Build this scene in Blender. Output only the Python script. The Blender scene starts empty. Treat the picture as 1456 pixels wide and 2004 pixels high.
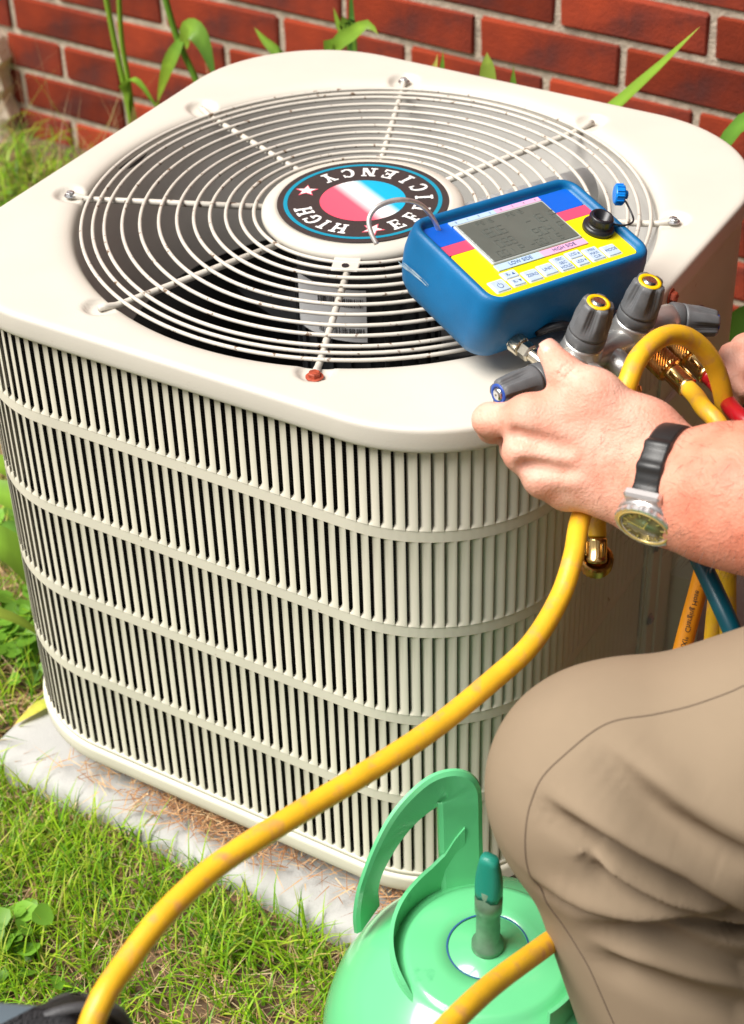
import bpy, math, random
import numpy as np
from mathutils import Vector, Matrix, Euler
from mathutils.bvhtree import BVHTree

# ------------------------------------------------------------------ camera, world, sun, exposure
scn = bpy.context.scene
COL = scn.collection
R = math.radians
rng = random.Random(11)
nr = np.random.default_rng(7)

cam = bpy.data.cameras.new('camera')
cam.sensor_fit = 'VERTICAL'
cam.sensor_height = 24
cam.sensor_width = 24
cam.lens = 42.07
cam.clip_start = 0.02
cam.clip_end = 200
cam.dof.use_dof = True
cam.dof.focus_distance = 1.60
cam.dof.aperture_fstop = 5.4
cam_o = bpy.data.objects.new('camera', cam)
cam_o.location = (0.8476, -1.377, 1.5067)
cam_o.rotation_euler = (0.9191, 0.0265, 0.5338)
COL.objects.link(cam_o)
scn.camera = cam_o

SUN_EL, SUN_AZ = 57, 220        # azimuth clockwise from +Y
world = bpy.data.worlds.new('World')
scn.world = world
world.use_nodes = True
wt = world.node_tree
wt.nodes.clear()
wo = wt.nodes.new('ShaderNodeOutputWorld')
wb = wt.nodes.new('ShaderNodeBackground')
ws = wt.nodes.new('ShaderNodeTexSky')
ws.sky_type = 'NISHITA'
ws.sun_disc = False
ws.sun_elevation = R(SUN_EL)
ws.sun_rotation = R(SUN_AZ)
ws.air_density = 1.0
ws.dust_density = 4.0
ws.ozone_density = 0.6
hs = wt.nodes.new('ShaderNodeHueSaturation')       # thin bright cloud: a nearly grey sky
hs.inputs['Saturation'].default_value = 0.25
wt.links.new(ws.outputs[0], hs.inputs['Color'])
wt.links.new(hs.outputs[0], wb.inputs[0])
wb.inputs[1].default_value = 0.052
wt.links.new(wb.outputs[0], wo.inputs[0])

sun = bpy.data.lights.new('sun', 'SUN')
sun.energy = 3.7
sun.angle = R(38)
sun.color = (1.0, 0.96, 0.90)
sun_o = bpy.data.objects.new('sun', sun)
sd = Vector((math.sin(R(SUN_AZ)) * math.cos(R(SUN_EL)), math.cos(R(SUN_AZ)) * math.cos(R(SUN_EL)), math.sin(R(SUN_EL))))
sun_o.rotation_euler = (-sd).to_track_quat('-Z', 'Y').to_euler()
COL.objects.link(sun_o)

scn.view_settings.view_transform = 'Standard'
scn.view_settings.look = 'None'
scn.view_settings.exposure = 0.72
scn.view_settings.gamma = 1.0
scn.view_settings.use_curve_mapping = False
scn.render.engine = 'CYCLES'
scn.cycles.max_bounces = 6
scn.cycles.use_denoising = True

# ------------------------------------------------------------------ helpers
def link(o, parent=None):
    COL.objects.link(o)
    if parent is not None:
        o.parent = parent
    return o

def mesh_obj(name, verts, faces, mat=None, parent=None, smooth=True, fmat=None, mats=None):
    me = bpy.data.meshes.new(name)
    me.from_pydata([tuple(v) for v in verts], [], [tuple(f) for f in faces])
    if mats:
        for m in mats: me.materials.append(m)
        me.polygons.foreach_set('material_index', fmat)
    elif mat: me.materials.append(mat)
    if smooth:
        me.polygons.foreach_set('use_smooth', [True] * len(me.polygons))
    me.update()
    return link(bpy.data.objects.new(name, me), parent)

def empty(name, loc=(0, 0, 0), rot=(0, 0, 0), parent=None):
    o = bpy.data.objects.new(name, None)
    o.empty_display_size = 0.05
    o.location = loc
    o.rotation_euler = rot
    return link(o, parent)

def tag(o, label, cat, group=None, kind=None):
    o['label'] = label
    o['category'] = cat
    if group: o['group'] = group
    if kind: o['kind'] = kind
    return o

class MB:
    """collects geometry for one mesh"""
    def __init__(s): s.v = []; s.f = []
    def add(s, v, f, M=None):
        n = len(s.v)
        if M is not None: v = [M @ Vector(p) for p in v]
        s.v += [tuple(p) for p in v]
        s.f += [tuple(i + n for i in q) for q in f]
        return s
    def obj(s, name, mat, parent=None, smooth=True):
        return mesh_obj(name, s.v, s.f, mat, parent, smooth)

def box(cx, cy, cz, sx, sy, sz, bev=0.0):
    """box with chamfered edges"""
    b = min(bev, sx / 2.01, sy / 2.01, sz / 2.01)
    if b <= 0:
        v = [(cx + i * sx / 2, cy + j * sy / 2, cz + k * sz / 2) for k in (-1, 1) for i, j in ((-1, -1), (1, -1), (1, 1), (-1, 1))]
        return v, [(3, 2, 1, 0), (4, 5, 6, 7), (0, 1, 5, 4), (1, 2, 6, 5), (2, 3, 7, 6), (3, 0, 4, 7)]
    v = []; f = []
    def ring(hx, hy, z, c):
        return [(cx + x, cy + y, cz + z) for x, y in ((-hx + c, -hy), (hx - c, -hy), (hx, -hy + c), (hx, hy - c), (hx - c, hy), (-hx + c, hy), (-hx, hy - c), (-hx, -hy + c))]
    hx, hy, hz = sx / 2, sy / 2, sz / 2
    rings = [ring(hx - b, hy - b, -hz, b * .3), ring(hx, hy, -hz + b, b), ring(hx, hy, hz - b, b), ring(hx - b, hy - b, hz, b * .3)]
    for r in rings: v += r
    f.append(tuple(reversed(range(8))))
    for k in range(3):
        for i in range(8):
            j = (i + 1) % 8
            f.append((k * 8 + i, k * 8 + j, k * 8 + 8 + j, k * 8 + 8 + i))
    f.append(tuple(range(24, 32)))
    return v, f

def loft(rings, cap0=True, cap1=True, closed=True):
    n = len(rings[0]); v = []; f = []
    for r in rings: v += [tuple(p) for p in r]
    m = n if closed else n - 1
    for k in range(len(rings) - 1):
        for i in range(m):
            j = (i + 1) % n
            f.append((k * n + i, k * n + j, (k + 1) * n + j, (k + 1) * n + i))
    if cap0: f.append(tuple(reversed(range(n))))
    if cap1: f.append(tuple(range((len(rings) - 1) * n, len(rings) * n)))
    return v, f

def lathe(prof, n=32, cap0=True, cap1=True, knurl=None):
    """prof: list of (r, z)"""
    rings = []
    for k, (r, z) in enumerate(prof):
        ring = []
        for i in range(n):
            rr = r
            if knurl and knurl[0] <= k <= knurl[1]: rr = r + (knurl[2] if (i + k) % 2 else -knurl[2])
            a = 2 * math.pi * i / n
            ring.append((rr * math.cos(a), rr * math.sin(a), z))
        rings.append(ring)
    return loft(rings, cap0, cap1)

def frame_z(z, x=None):
    z = Vector(z).normalized()
    x = Vector(x) if x is not None else (Vector((1, 0, 0)) if abs(z.x) < .8 else Vector((0, 1, 0)))
    y = z.cross(x).normalized(); x = y.cross(z)
    return Matrix((x, y, z)).transposed()

def at(p, z=(0, 0, 1), x=None):
    return Matrix.Translation(Vector(p)) @ frame_z(z, x).to_4x4()

def catmull(P, n=8):
    P = [np.array(p, float) for p in P]
    P = [2 * P[0] - P[1]] + P + [2 * P[-1] - P[-2]]
    out = []
    for i in range(1, len(P) - 2):
        a, b, c, d = P[i - 1:i + 3]
        for k in range(n):
            t = k / n
            out.append(.5 * (2 * b + (c - a) * t + (2 * a - 5 * b + 4 * c - d) * t * t + (3 * b - a - 3 * c + d) * t ** 3))
    out.append(P[-2])
    return out

def tube(path, r, n=12, caps=True):
    path = [Vector(p) for p in path]
    rings = []; up = None
    m = len(path)
    for i, p in enumerate(path):
        t = (path[min(i + 1, m - 1)] - path[max(i - 1, 0)]).normalized()
        if up is None:
            up = t.orthogonal().normalized()
        up = (up - t * up.dot(t)).normalized()
        s = t.cross(up)
        rr = r[i] if isinstance(r, (list, tuple)) else r
        rings.append([p + (up * math.cos(2 * math.pi * k / n) + s * math.sin(2 * math.pi * k / n)) * rr for k in range(n)])
    return loft(rings, caps, caps)

def rrect(hw, hh, r, n=6):
    """rounded rectangle outline, CCW"""
    pts = []
    for cx, cy, a0 in ((hw - r, hh - r, 0), (-hw + r, hh - r, 90), (-hw + r, -hh + r, 180), (hw - r, -hh + r, 270)):
        for k in range(n + 1):
            a = R(a0 + 90 * k / n)
            pts.append((cx + r * math.cos(a), cy + r * math.sin(a)))
    return pts

def text_geo(txt, size, align='CENTER'):
    cu = bpy.data.curves.new('t', 'FONT')
    cu.body = txt; cu.size = size; cu.align_x = align; cu.align_y = 'CENTER'
    cu.resolution_u = 3
    o = bpy.data.objects.new('t', cu)
    COL.objects.link(o)
    me = o.to_mesh()
    v = [tuple(p.co) for p in me.vertices]; f = [tuple(p.vertices) for p in me.polygons]
    o.to_mesh_clear()
    bpy.data.objects.remove(o); bpy.data.curves.remove(cu)
    return v, f

# ------------------------------------------------------------------ materials
def mat(name, col, rough=0.5, metal=0.0, var=0.0, vscale=30, col2=None, bump=0.0, bscale=200, spec=None, coat=0.0, objrand=0.0,
        dirt=None, dscale=40, dthr=(0.62, 0.72), sub=0.0, detail=4, stretch=None, vseed=None):
    m = bpy.data.materials.new(name); m.use_nodes = True
    nt = m.node_tree; b = nt.nodes['Principled BSDF']
    b.inputs['Roughness'].default_value = rough
    b.inputs['Metallic'].default_value = metal
    if spec is not None: b.inputs['Specular IOR Level'].default_value = spec
    if coat: b.inputs['Coat Weight'].default_value = coat; b.inputs['Coat Roughness'].default_value = .08
    if sub:
        b.inputs['Subsurface Weight'].default_value = sub
        b.inputs['Subsurface Radius'].default_value = (.008, .003, .0015)
        b.inputs['Subsurface Scale'].default_value = 1.0
    c = (*col, 1)
    b.inputs['Base Color'].default_value = c
    out = None
    tc = None
    def coord():
        nonlocal tc
        if tc is None:
            t = nt.nodes.new('ShaderNodeTexCoord'); tc = t.outputs['Object']
            if stretch:
                mp = nt.nodes.new('ShaderNodeMapping'); mp.inputs['Scale'].default_value = stretch
                nt.links.new(tc, mp.inputs[0]); tc = mp.outputs[0]
        return tc
    def noise(scale, det=detail):
        n = nt.nodes.new('ShaderNodeTexNoise'); n.inputs['Scale'].default_value = scale; n.inputs['Detail'].default_value = det
        nt.links.new(coord(), n.inputs['Vector']); return n.outputs[0]
    def mix(fac, a, bb, fv=None):
        x = nt.nodes.new('ShaderNodeMix'); x.data_type = 'RGBA'
        if fac is not None: nt.links.new(fac, x.inputs[0])
        else: x.inputs[0].default_value = fv
        for s, val in ((6, a), (7, bb)):
            if hasattr(val, 'links'): nt.links.new(val, x.inputs[s])
            else: x.inputs[s].default_value = val
        return x.outputs[2]
    def ramp(src, lo, hi):
        r = nt.nodes.new('ShaderNodeMapRange'); r.inputs[1].default_value = lo; r.inputs[2].default_value = hi
        nt.links.new(src, r.inputs[0]); return r.outputs[0]
    if var or col2:
        c2 = (*(col2 or tuple(max(0, x * (1 - var)) for x in col)), 1)
        out = mix(ramp(noise(vscale), .38, .64), c, c2)
    if objrand:
        oi = nt.nodes.new('ShaderNodeObjectInfo')
        h = nt.nodes.new('ShaderNodeHueSaturation')
        r = nt.nodes.new('ShaderNodeMapRange'); r.inputs[3].default_value = 1 - objrand; r.inputs[4].default_value = 1 + objrand
        nt.links.new(oi.outputs['Random'], r.inputs[0]); nt.links.new(r.outputs[0], h.inputs['Value'])
        if out is not None: nt.links.new(out, h.inputs['Color'])
        else: h.inputs['Color'].default_value = c
        out = h.outputs[0]
    if dirt:
        out = mix(ramp(noise(dscale, 6), *dthr), out if out is not None else c, (*dirt, 1))
    if out is not None: nt.links.new(out, b.inputs['Base Color'])
    if bump:
        bn = nt.nodes.new('ShaderNodeBump'); bn.inputs['Strength'].default_value = 1.0; bn.inputs['Distance'].default_value = bump
        nt.links.new(noise(bscale, 5), bn.inputs['Height']); nt.links.new(bn.outputs[0], b.inputs['Normal'])
    return m

def tint_mat(name, rough=0.5, trans=0.25):
    """colour carried by each blade (its own tint), a little light passes through"""
    m = bpy.data.materials.new(name); m.use_nodes = True
    nt = m.node_tree; b = nt.nodes['Principled BSDF']
    a = nt.nodes.new('ShaderNodeAttribute'); a.attribute_name = 'tint'
    nt.links.new(a.outputs['Color'], b.inputs['Base Color'])
    b.inputs['Roughness'].default_value = rough
    b.inputs['Specular IOR Level'].default_value = .3
    if trans:
        t = nt.nodes.new('ShaderNodeBsdfTranslucent'); nt.links.new(a.outputs['Color'], t.inputs[0])
        mx = nt.nodes.new('ShaderNodeMixShader'); mx.inputs[0].default_value = trans
        nt.links.new(b.outputs[0], mx.inputs[1]); nt.links.new(t.outputs[0], mx.inputs[2])
        nt.links.new(mx.outputs[0], nt.nodes['Material Output'].inputs[0])
    return m

CREAM = (0.60, 0.565, 0.495)
M_cream = mat('cream_enamel', CREAM, .38, var=.05, vscale=9, dirt=(.42, .36, .26), dscale=55, dthr=(.74, .86), bump=.00015, bscale=700)
M_slat = mat('slat_enamel_lifted', (0.67, 0.635, 0.53), .45, spec=.3, var=.06, vscale=14, dirt=(.30, .22, .12), dscale=85, dthr=(.72, .80))  # same cream paint as the top, raised to lighten the dimly lit sides
M_guard = mat('guard_wire', (0.58, 0.545, 0.48), .4, dirt=(.16, .10, .06), dscale=140, dthr=(.62, .68), var=.06, vscale=60)
M_liner = mat('orifice_shade_grey', (0.66, 0.64, 0.60), .5, var=.1, vscale=12)  # same paint again, greyed for shade inside, then lifted to look better lit
M_coil = mat('coil_black', (0.018, 0.018, 0.02), .55)
M_motor = mat('motor_black', (0.03, 0.032, 0.035), .45, var=.3, vscale=20)
M_gal = mat('galvanised', (0.55, 0.56, 0.57), .35, .9, var=.25, vscale=150)
M_dark = mat('black_plastic', (0.015, 0.015, 0.017), .35)
M_rust = mat('rust_orange', (0.42, 0.07, 0.03), .6, var=.4, vscale=300)
M_paper = mat('sticker_paper', (0.62, 0.63, 0.64), .5)
M_ink = mat('ink_black', (0.02, 0.02, 0.022), .5)
M_blackdecal = mat('decal_black', (0.03, 0.028, 0.03), .35, var=.35, vscale=900, col2=(.05, .042, .04))
M_cyan = mat('decal_cyan', (0.0, 0.25, 0.38), .35)
M_white = mat('decal_white', (0.80, 0.80, 0.78), .4)
M_pinkline = mat('decal_pink', (0.80, 0.12, 0.18), .4)
M_brick = mat('brick_red', (0.29, 0.043, 0.018), .95, spec=.15, col2=(.17, .030, .018), vscale=11, bump=.0012, bscale=260, objrand=.28,
              dirt=(.055, .035, .035), dscale=9, dthr=(.55, .78))
M_mortar = mat('mortar', (0.53, 0.44, 0.345), .95, var=.3, vscale=60, bump=.003, bscale=180)
M_render = mat('render_beige', (0.80, 0.66, 0.53), .9, var=.12, vscale=20, bump=.002, bscale=90)
M_conc = mat('concrete_pale', (0.44, 0.435, 0.42), .9, var=.08, vscale=16, bump=.0006, bscale=500, dirt=(.25, .22, .18), dscale=260, dthr=(.68, .74))
M_soil = mat('soil', (0.10, 0.056, 0.034), .95, col2=(.17, .105, .058), vscale=40, bump=.006, bscale=120)
M_blue = mat('boot_blue', (0.001, 0.135, 0.335), .42, var=.2, vscale=18, dirt=(.20, .30, .38), dscale=60, dthr=(.69, .80), bump=.0002, bscale=900, spec=.4)
M_yellowp = mat('panel_yellow', (0.86, 0.75, 0.005), .4)
M_bluep = mat('panel_blue', (0.0, 0.115, 0.62), .4)
M_pinkp = mat('panel_pink', (0.72, 0.075, 0.16), .4)
M_lcdframe = mat('lcd_bezel', (0.42, 0.46, 0.44), .3)
M_lcd = mat('lcd_glass', (0.115, 0.137, 0.122), .12, coat=.4, var=.12, vscale=25)
M_seg = mat('lcd_segment', (0.083, 0.100, 0.090), .3)
M_btn = mat('button_pale', (0.50, 0.62, 0.78), .4, var=.1, vscale=200)
M_btnedge = mat('button_edge', (0.83, 0.82, 0.55), .4)
M_labpink = mat('label_pink', (0.78, 0.42, 0.62), .4)
M_lablue = mat('label_blue', (0.45, 0.60, 0.78), .4)
M_inkblue = mat('ink_blue', (0.03, 0.10, 0.26), .4)
M_capblue = mat('cap_blue', (0.0, 0.20, 0.68), .35)
M_alu = mat('cast_aluminium', (0.60, 0.59, 0.57), .33, .75, var=.08, vscale=60, bump=.0002, bscale=900)
M_knob = mat('knob_grey', (0.13, 0.133, 0.138), .48, var=.15, vscale=80, bump=.0002, bscale=800)
M_knobring = mat('knob_grey_band', (0.105, 0.108, 0.112), .4)
M_kyel = mat('knob_yellow', (0.80, 0.50, 0.0), .4)
M_kblue = mat('knob_blue', (0.02, 0.07, 0.36), .4)
M_chrome = mat('chrome', (0.72, 0.72, 0.74), .16, 1.0)
M_nickel = mat('nickel', (0.66, 0.60, 0.48), .22, 1.0, var=.2, vscale=120)
M_brass = mat('brass', (0.62, 0.34, 0.11), .28, 1.0, var=.35, vscale=160, col2=(.36, .17, .05))
M_brasslight = mat('brass_light', (0.74, 0.50, 0.20), .25, 1.0, var=.2, vscale=120)
M_hose = mat('hose_yellow', (0.84, 0.465, 0.020), .42, var=.15, vscale=35, dirt=(.60, .27, .10), dscale=75, dthr=(.52, .76), bump=.0002, bscale=500)
M_hoseo = mat('hose_orange', (0.74, 0.27, 0.01), .45, var=.15, vscale=40)
M_hosered = mat('hose_red', (0.36, 0.006, 0.012), .28, var=.1, vscale=40)
M_hoseblue = mat('hose_teal', (0.0, 0.085, 0.125), .3, var=.2, vscale=60)
M_wire = mat('steel_wire', (0.74, 0.72, 0.70), .42, .75, var=.15, vscale=200)
M_green = mat('tank_green', (0.135, 0.57, 0.25), .26, var=.06, vscale=12, coat=.7, dirt=(.03, .30, .12), dscale=30, dthr=(.68, .8))
M_valve = mat('valve_metal', (0.20, 0.34, 0.22), .35, .45, var=.3, vscale=60)
M_teal = mat('valve_teal', (0.015, 0.25, 0.18), .4)
M_trous = mat('khaki_twill', (0.265, 0.200, 0.134), .85, var=.05, vscale=14, bump=.0002, bscale=1800, spec=.2)
M_seam = mat('seam_thread', (0.135, 0.095, 0.065), .9)
M_shirt = mat('shirt_cloth', (0.045, 0.055, 0.09), .85, var=.1, vscale=12)
M_hair = mat('hair_brown', (0.07, 0.035, 0.018), .6)
M_boot = mat('boot_leather', (0.05, 0.028, 0.015), .5, var=.2, vscale=30)
M_nail = mat('nail', (0.72, 0.41, 0.32), .3, sub=.1)
M_strap = mat('watch_rubber', (0.018, 0.018, 0.018), .4, bump=.0001, bscale=900)
M_gold = mat('gold', (0.80, 0.60, 0.22), .3, .6)
M_dial = mat('dial_green', (0.24, 0.23, 0.10), .25, coat=.8, var=.4, vscale=160)
M_silver = mat('watch_steel', (0.74, 0.70, 0.68), .32, .9)
M_goldring = None
M_mach = mat('machine_bluegrey', (0.11, 0.15, 0.18), .5, var=.1, vscale=15)
M_bumper = mat('machine_rubber', (0.05, 0.05, 0.054), .55, var=.15, vscale=30, bump=.0004, bscale=400)
M_grass = tint_mat('grass_blades', .45, .25)
M_straw = tint_mat('dry_straw', .7, .05)
M_leafm = tint_mat('leaf_green', .42, .22)
M_stick = mat('sticker_purple', (0.30, 0.16, 0.26), .5)

def skin_material():
    m = mat('skin', (0.77, 0.43, 0.325), .5, col2=(.70, .31, .22), vscale=38, bump=.0008, bscale=420, sub=.05, spec=.4)
    nt = m.node_tree; b = nt.nodes['Principled BSDF']
    src = b.inputs['Base Color'].links[0].from_socket
    tc = nt.nodes.new('ShaderNodeTexCoord')
    n = nt.nodes.new('ShaderNodeTexNoise'); n.inputs['Scale'].default_value = 190; n.inputs['Detail'].default_value = 3
    nt.links.new(tc.outputs['Object'], n.inputs['Vector'])
    mr = nt.nodes.new('ShaderNodeMapRange'); mr.inputs[1].default_value = .58; mr.inputs[2].default_value = .78; mr.inputs[4].default_value = .5
    nt.links.new(n.outputs[0], mr.inputs[0])
    mx = nt.nodes.new('ShaderNodeMix'); mx.data_type = 'RGBA'
    nt.links.new(mr.outputs[0], mx.inputs[0]); nt.links.new(src, mx.inputs[6]); mx.inputs[7].default_value = (.60, .23, .15, 1)
    # forearm more sunburnt than the hand
    sx = nt.nodes.new('ShaderNodeSeparateXYZ'); nt.links.new(tc.outputs['Object'], sx.inputs[0])
    m2 = nt.nodes.new('ShaderNodeMapRange'); m2.inputs[1].default_value = .40; m2.inputs[2].default_value = .50
    nt.links.new(sx.outputs[0], m2.inputs[0])
    hv_ = nt.nodes.new('ShaderNodeMix'); hv_.data_type = 'RGBA'; hv_.blend_type = 'MULTIPLY'
    nt.links.new(m2.outputs[0], hv_.inputs[0]); nt.links.new(mx.outputs[2], hv_.inputs[6]); hv_.inputs[7].default_value = (.90, .64, .56, 1)
    nt.links.new(hv_.outputs[2], b.inputs['Base Color'])
    return m
M_skin = skin_material()

def gradient_disc():
    m = bpy.data.materials.new('decal_gradient'); m.use_nodes = True
    nt = m.node_tree; b = nt.nodes['Principled BSDF']; b.inputs['Roughness'].default_value = .35
    tc = nt.nodes.new('ShaderNodeTexCoord'); sx = nt.nodes.new('ShaderNodeSeparateXYZ')
    nt.links.new(tc.outputs['Object'], sx.inputs[0])
    mr = nt.nodes.new('ShaderNodeMapRange'); mr.inputs[1].default_value = -.04; mr.inputs[2].default_value = .04
    nt.links.new(sx.outputs[0], mr.inputs[0])
    cr = nt.nodes.new('ShaderNodeValToRGB'); e = cr.color_ramp.elements
    e[0].position = 0; e[0].color = (.80, .09, .15, 1)
    e[1].position = 1; e[1].color = (.0, .36, .58, 1)
    for p, c in ((.36, (.80, .10, .16, 1)), (.53, (.85, .85, .85, 1)), (.62, (.85, .86, .86, 1)), (.76, (.0, .38, .60, 1))):
        k = e.new(p); k.color = c
    nt.links.new(mr.outputs[0], cr.inputs[0]); nt.links.new(cr.outputs[0], b.inputs['Base Color'])
    return m
M_grad = gradient_disc()

def coil_bump(m):
    nt = m.node_tree; b = nt.nodes['Principled BSDF']
    tc = nt.nodes.new('ShaderNodeTexCoord'); w = nt.nodes.new('ShaderNodeTexWave')
    w.bands_direction = 'Z'; w.inputs['Scale'].default_value = 95; w.inputs['Distortion'].default_value = .6
    w.inputs['Detail'].default_value = 2; w.inputs['Detail Scale'].default_value = 8
    nt.links.new(tc.outputs['Object'], w.inputs[0])
    cr = nt.nodes.new('ShaderNodeMapRange'); cr.inputs[3].default_value = .006; cr.inputs[4].default_value = .05
    nt.links.new(w.outputs[1], cr.inputs[0])
    cc = nt.nodes.new('ShaderNodeCombineColor')
    for i in range(3): nt.links.new(cr.outputs[0], cc.inputs[i])
    nt.links.new(cc.outputs[0], b.inputs['Base Color'])
coil_bump(M_coil)

def tinted(name, V, F, T, material, parent=None, smooth=True):
    """V (n,3), F list of index arrays (k,4)/(k,3), T (n,3)"""
    me = bpy.data.meshes.new(name)
    V = np.asarray(V, np.float32)
    loops = np.concatenate([f.ravel() for f in F]).astype(np.int32)
    tot = np.concatenate([np.full(len(f), f.shape[1], np.int32) for f in F])
    st = np.concatenate([[0], np.cumsum(tot)[:-1]]).astype(np.int32)
    me.vertices.add(len(V)); me.vertices.foreach_set('co', V.ravel())
    me.loops.add(len(loops)); me.loops.foreach_set('vertex_index', loops)
    me.polygons.add(len(tot)); me.polygons.foreach_set('loop_start', st)
    me.polygons.foreach_set('use_smooth', np.full(len(tot), smooth))
    me.update(calc_edges=True)
    at_ = me.attributes.new('tint', 'FLOAT_COLOR', 'POINT')
    at_.data.foreach_set('color', np.concatenate([T, np.ones((len(T), 1))], 1).astype(np.float32).ravel())
    me.materials.append(material)
    return link(bpy.data.objects.new(name, me), parent)

# ------------------------------------------------------------------ setting: ground, pad, wall
def ground_z(x, y):
    t = np.clip((y - .35) / .5, 0, 1)
    return .016 + .03 * t * t * (3 - 2 * t) + .006 * np.sin(9 * x + 3 * y) * np.sin(7 * y - 4 * x)

def build_ground():
    fx = np.concatenate([np.linspace(-60, -3, 12), np.linspace(-2.6, 2.2, 97), np.linspace(2.6, 60, 12)])
    fy = np.concatenate([np.linspace(-60, -2.4, 12), np.linspace(-2.0, 1.6, 73), np.linspace(2.0, 60, 12)])
    X, Yg = np.meshgrid(fx, fy, indexing='ij')
    Z = ground_z(X, Yg)
    far = np.clip((np.hypot(X, Yg) - 2.5) / 2, 0, 1)
    Z = Z * (1 - far)
    n, m = X.shape
    V = np.stack([X, Yg, Z], -1).reshape(-1, 3)
    i = np.arange(n * m).reshape(n, m)
    F = np.stack([i[:-1, :-1], i[1:, :-1], i[1:, 1:], i[:-1, 1:]], -1).reshape(-1, 4)
    o = mesh_obj('ground', V.tolist(), F.tolist(), M_soil)
    o['kind'] = 'structure'
    return o
build_ground()

PADZ = .045
mb = MB()
pr = [(-.325, -.376), (.42, -.380), (.42, .45), (-.325, .45)]
v = []
rings = []
def padring(d, z):
    out = []
    c = [(-.327 + d, -.353 + d), (.42 - d, -.380 + d), (.42 - d, .45 - d), (-.325 + d, .45 - d)]
    for k in range(4):
        a = np.array(c[k]); b_ = np.array(c[(k + 1) % 4])
        for j in range(24):
            p = a + (b_ - a) * j / 24
            w = .0004 * math.sin(31 * p[0] + 17 * p[1])
            out.append((p[0] + w, p[1] + w, z))
    return out
for d, z in ((-.004, -.05), (-.003, .01), (0, .03), (.004, .040), (.012, .0445), (.03, PADZ)): rings.append(padring(d, z))
vv, ff = loft(rings, True, True)
pad = mesh_obj('concrete_pad', vv, ff, M_conc)
pad['kind'] = 'structure'

# brick wall (turned 2 degrees from the unit)
wall = mesh_obj('brick_wall', *box(-.3, .075, 1.35, 4.4, .15, 2.9), M_mortar, None, False)
wall.location = (0, .9, 0)
wall.rotation_euler = (0, 0, R(-2.0))
tag(wall, 'red brick house wall with pale mortar behind the air conditioner', 'wall')
BP, BH = .2415, .0735
def brick_mesh(L, H, seed):
    r = random.Random(seed)
    v, f = box(0, 0, 0, L, .05, H, .004)
    v = [(x + r.uniform(-.0022, .0022), y + r.uniform(-.0012, .0012), z + r.uniform(-.0017, .0017)) for x, y, z in v]
    me = bpy.data.meshes.new('brick'); me.from_pydata(v, [], f); me.materials.append(M_brick)
    me.update()
    return me
fullb = [brick_mesh(BP - .0105, BH - .0105, s) for s in range(5)]
cutm = {}
def put_brick(x0, x1, k):
    L = x1 - x0
    if abs(L - BP) < .004: me = rng.choice(fullb)
    else:
        key = round(L, 2)
        if key not in cutm: cutm[key] = brick_mesh(L - .0105, BH - .0105, int(key * 1000))
        me = cutm[key]
    o = bpy.data.objects.new('brick', me)
    o.location = ((x0 + x1) / 2, -.0045 + .025 + rng.uniform(-.0012, .0012), .142 + k * BH)
    o.rotation_euler = (0, rng.uniform(-.006, .006), rng.uniform(-.004, .004))
    link(o, wall)
nb = 0
for k in range(-2, 12):
    base = {0: -1.067, 1: -1.069, 2: -1.073, 3: -.96, 4: -.836, 5: -.945}.get(k, -.96 if k % 2 else -.84)
    x = base
    while x < 1.55:
        put_brick(x, x + BP, k); x += BP; nb += 1
    if k == 1:
        edges = [-1.069, -1.203, -1.34]
    elif k in (0, 2):
        edges = [-1.068, -1.068 - BP, -1.068 - 2 * BP]
    else:
        edges = [base - j * BP for j in range(0, 5)]
    while edges[-1] - BP > -2.35: edges.append(edges[-1] - BP)
    for a, b_ in zip(edges[1:], edges[:-1]): put_brick(a, b_, k); nb += 1

up_ = MB()
for k in range(12, 36):
    x = -2.4 + (BP / 2 if k % 2 else 0)
    while x < 1.7:
        v, f = box(x + BP / 2, .0205, .142 + k * BH, BP - .0105, .05, BH - .0105, .004); up_.add(v, f); x += BP
ub = up_.obj('upper_bricks', M_brick, wall, False); ub['kind'] = 'stuff'

# added leafy mass beyond the right edge, unseen, blocks sky light from the right
hv = []; hf = []; ht_ = []
hr_ = np.random.default_rng(3)
for q in range(9000):
    side_ = hr_.integers(0, 4)
    y = hr_.uniform(-.75, .84); z = hr_.uniform(.05, 3.4); x = 1.40 + .06 * math.sin(5 * y + 3 * z)
    if side_ == 3: z = 3.4; x = hr_.uniform(1.4, 1.9)
    p = np.array([x + hr_.normal(0, .03), y, z + hr_.normal(0, .02)]); d = hr_.normal(0, 1, 3); d /= np.linalg.norm(d); e = np.cross(d, hr_.normal(0, 1, 3)); e /= np.linalg.norm(e)
    L = hr_.uniform(.025, .05); b0 = len(hv)
    hv += [p - d * L, p + e * L * .4, p + d * L, p - e * L * .4]; hf.append((b0, b0 + 1, b0 + 2, b0 + 3)); ht_ += [np.array((.03, .075, .018)) * hr_.uniform(.6, 1.4)] * 4
sky_blocker = empty('sky_blocker', (1.62, .04, 0))
tag(sky_blocker, 'added unseen leafy mass that blocks sky light from the right side', 'sky_blocker')
blocker_leaves = tinted('blocker_foliage', np.array(hv) - np.array((1.62, .04, 0)), [np.array(hf)], np.array(ht_), tint_mat('blocker_leaf', .5, .15), sky_blocker)
mesh_obj('blocker_core', *box(.03, 0, 1.68, .44, 1.55, 3.36, .05), mat('blocker_core', (.012, .02, .008), .9), sky_blocker, False)

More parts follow.
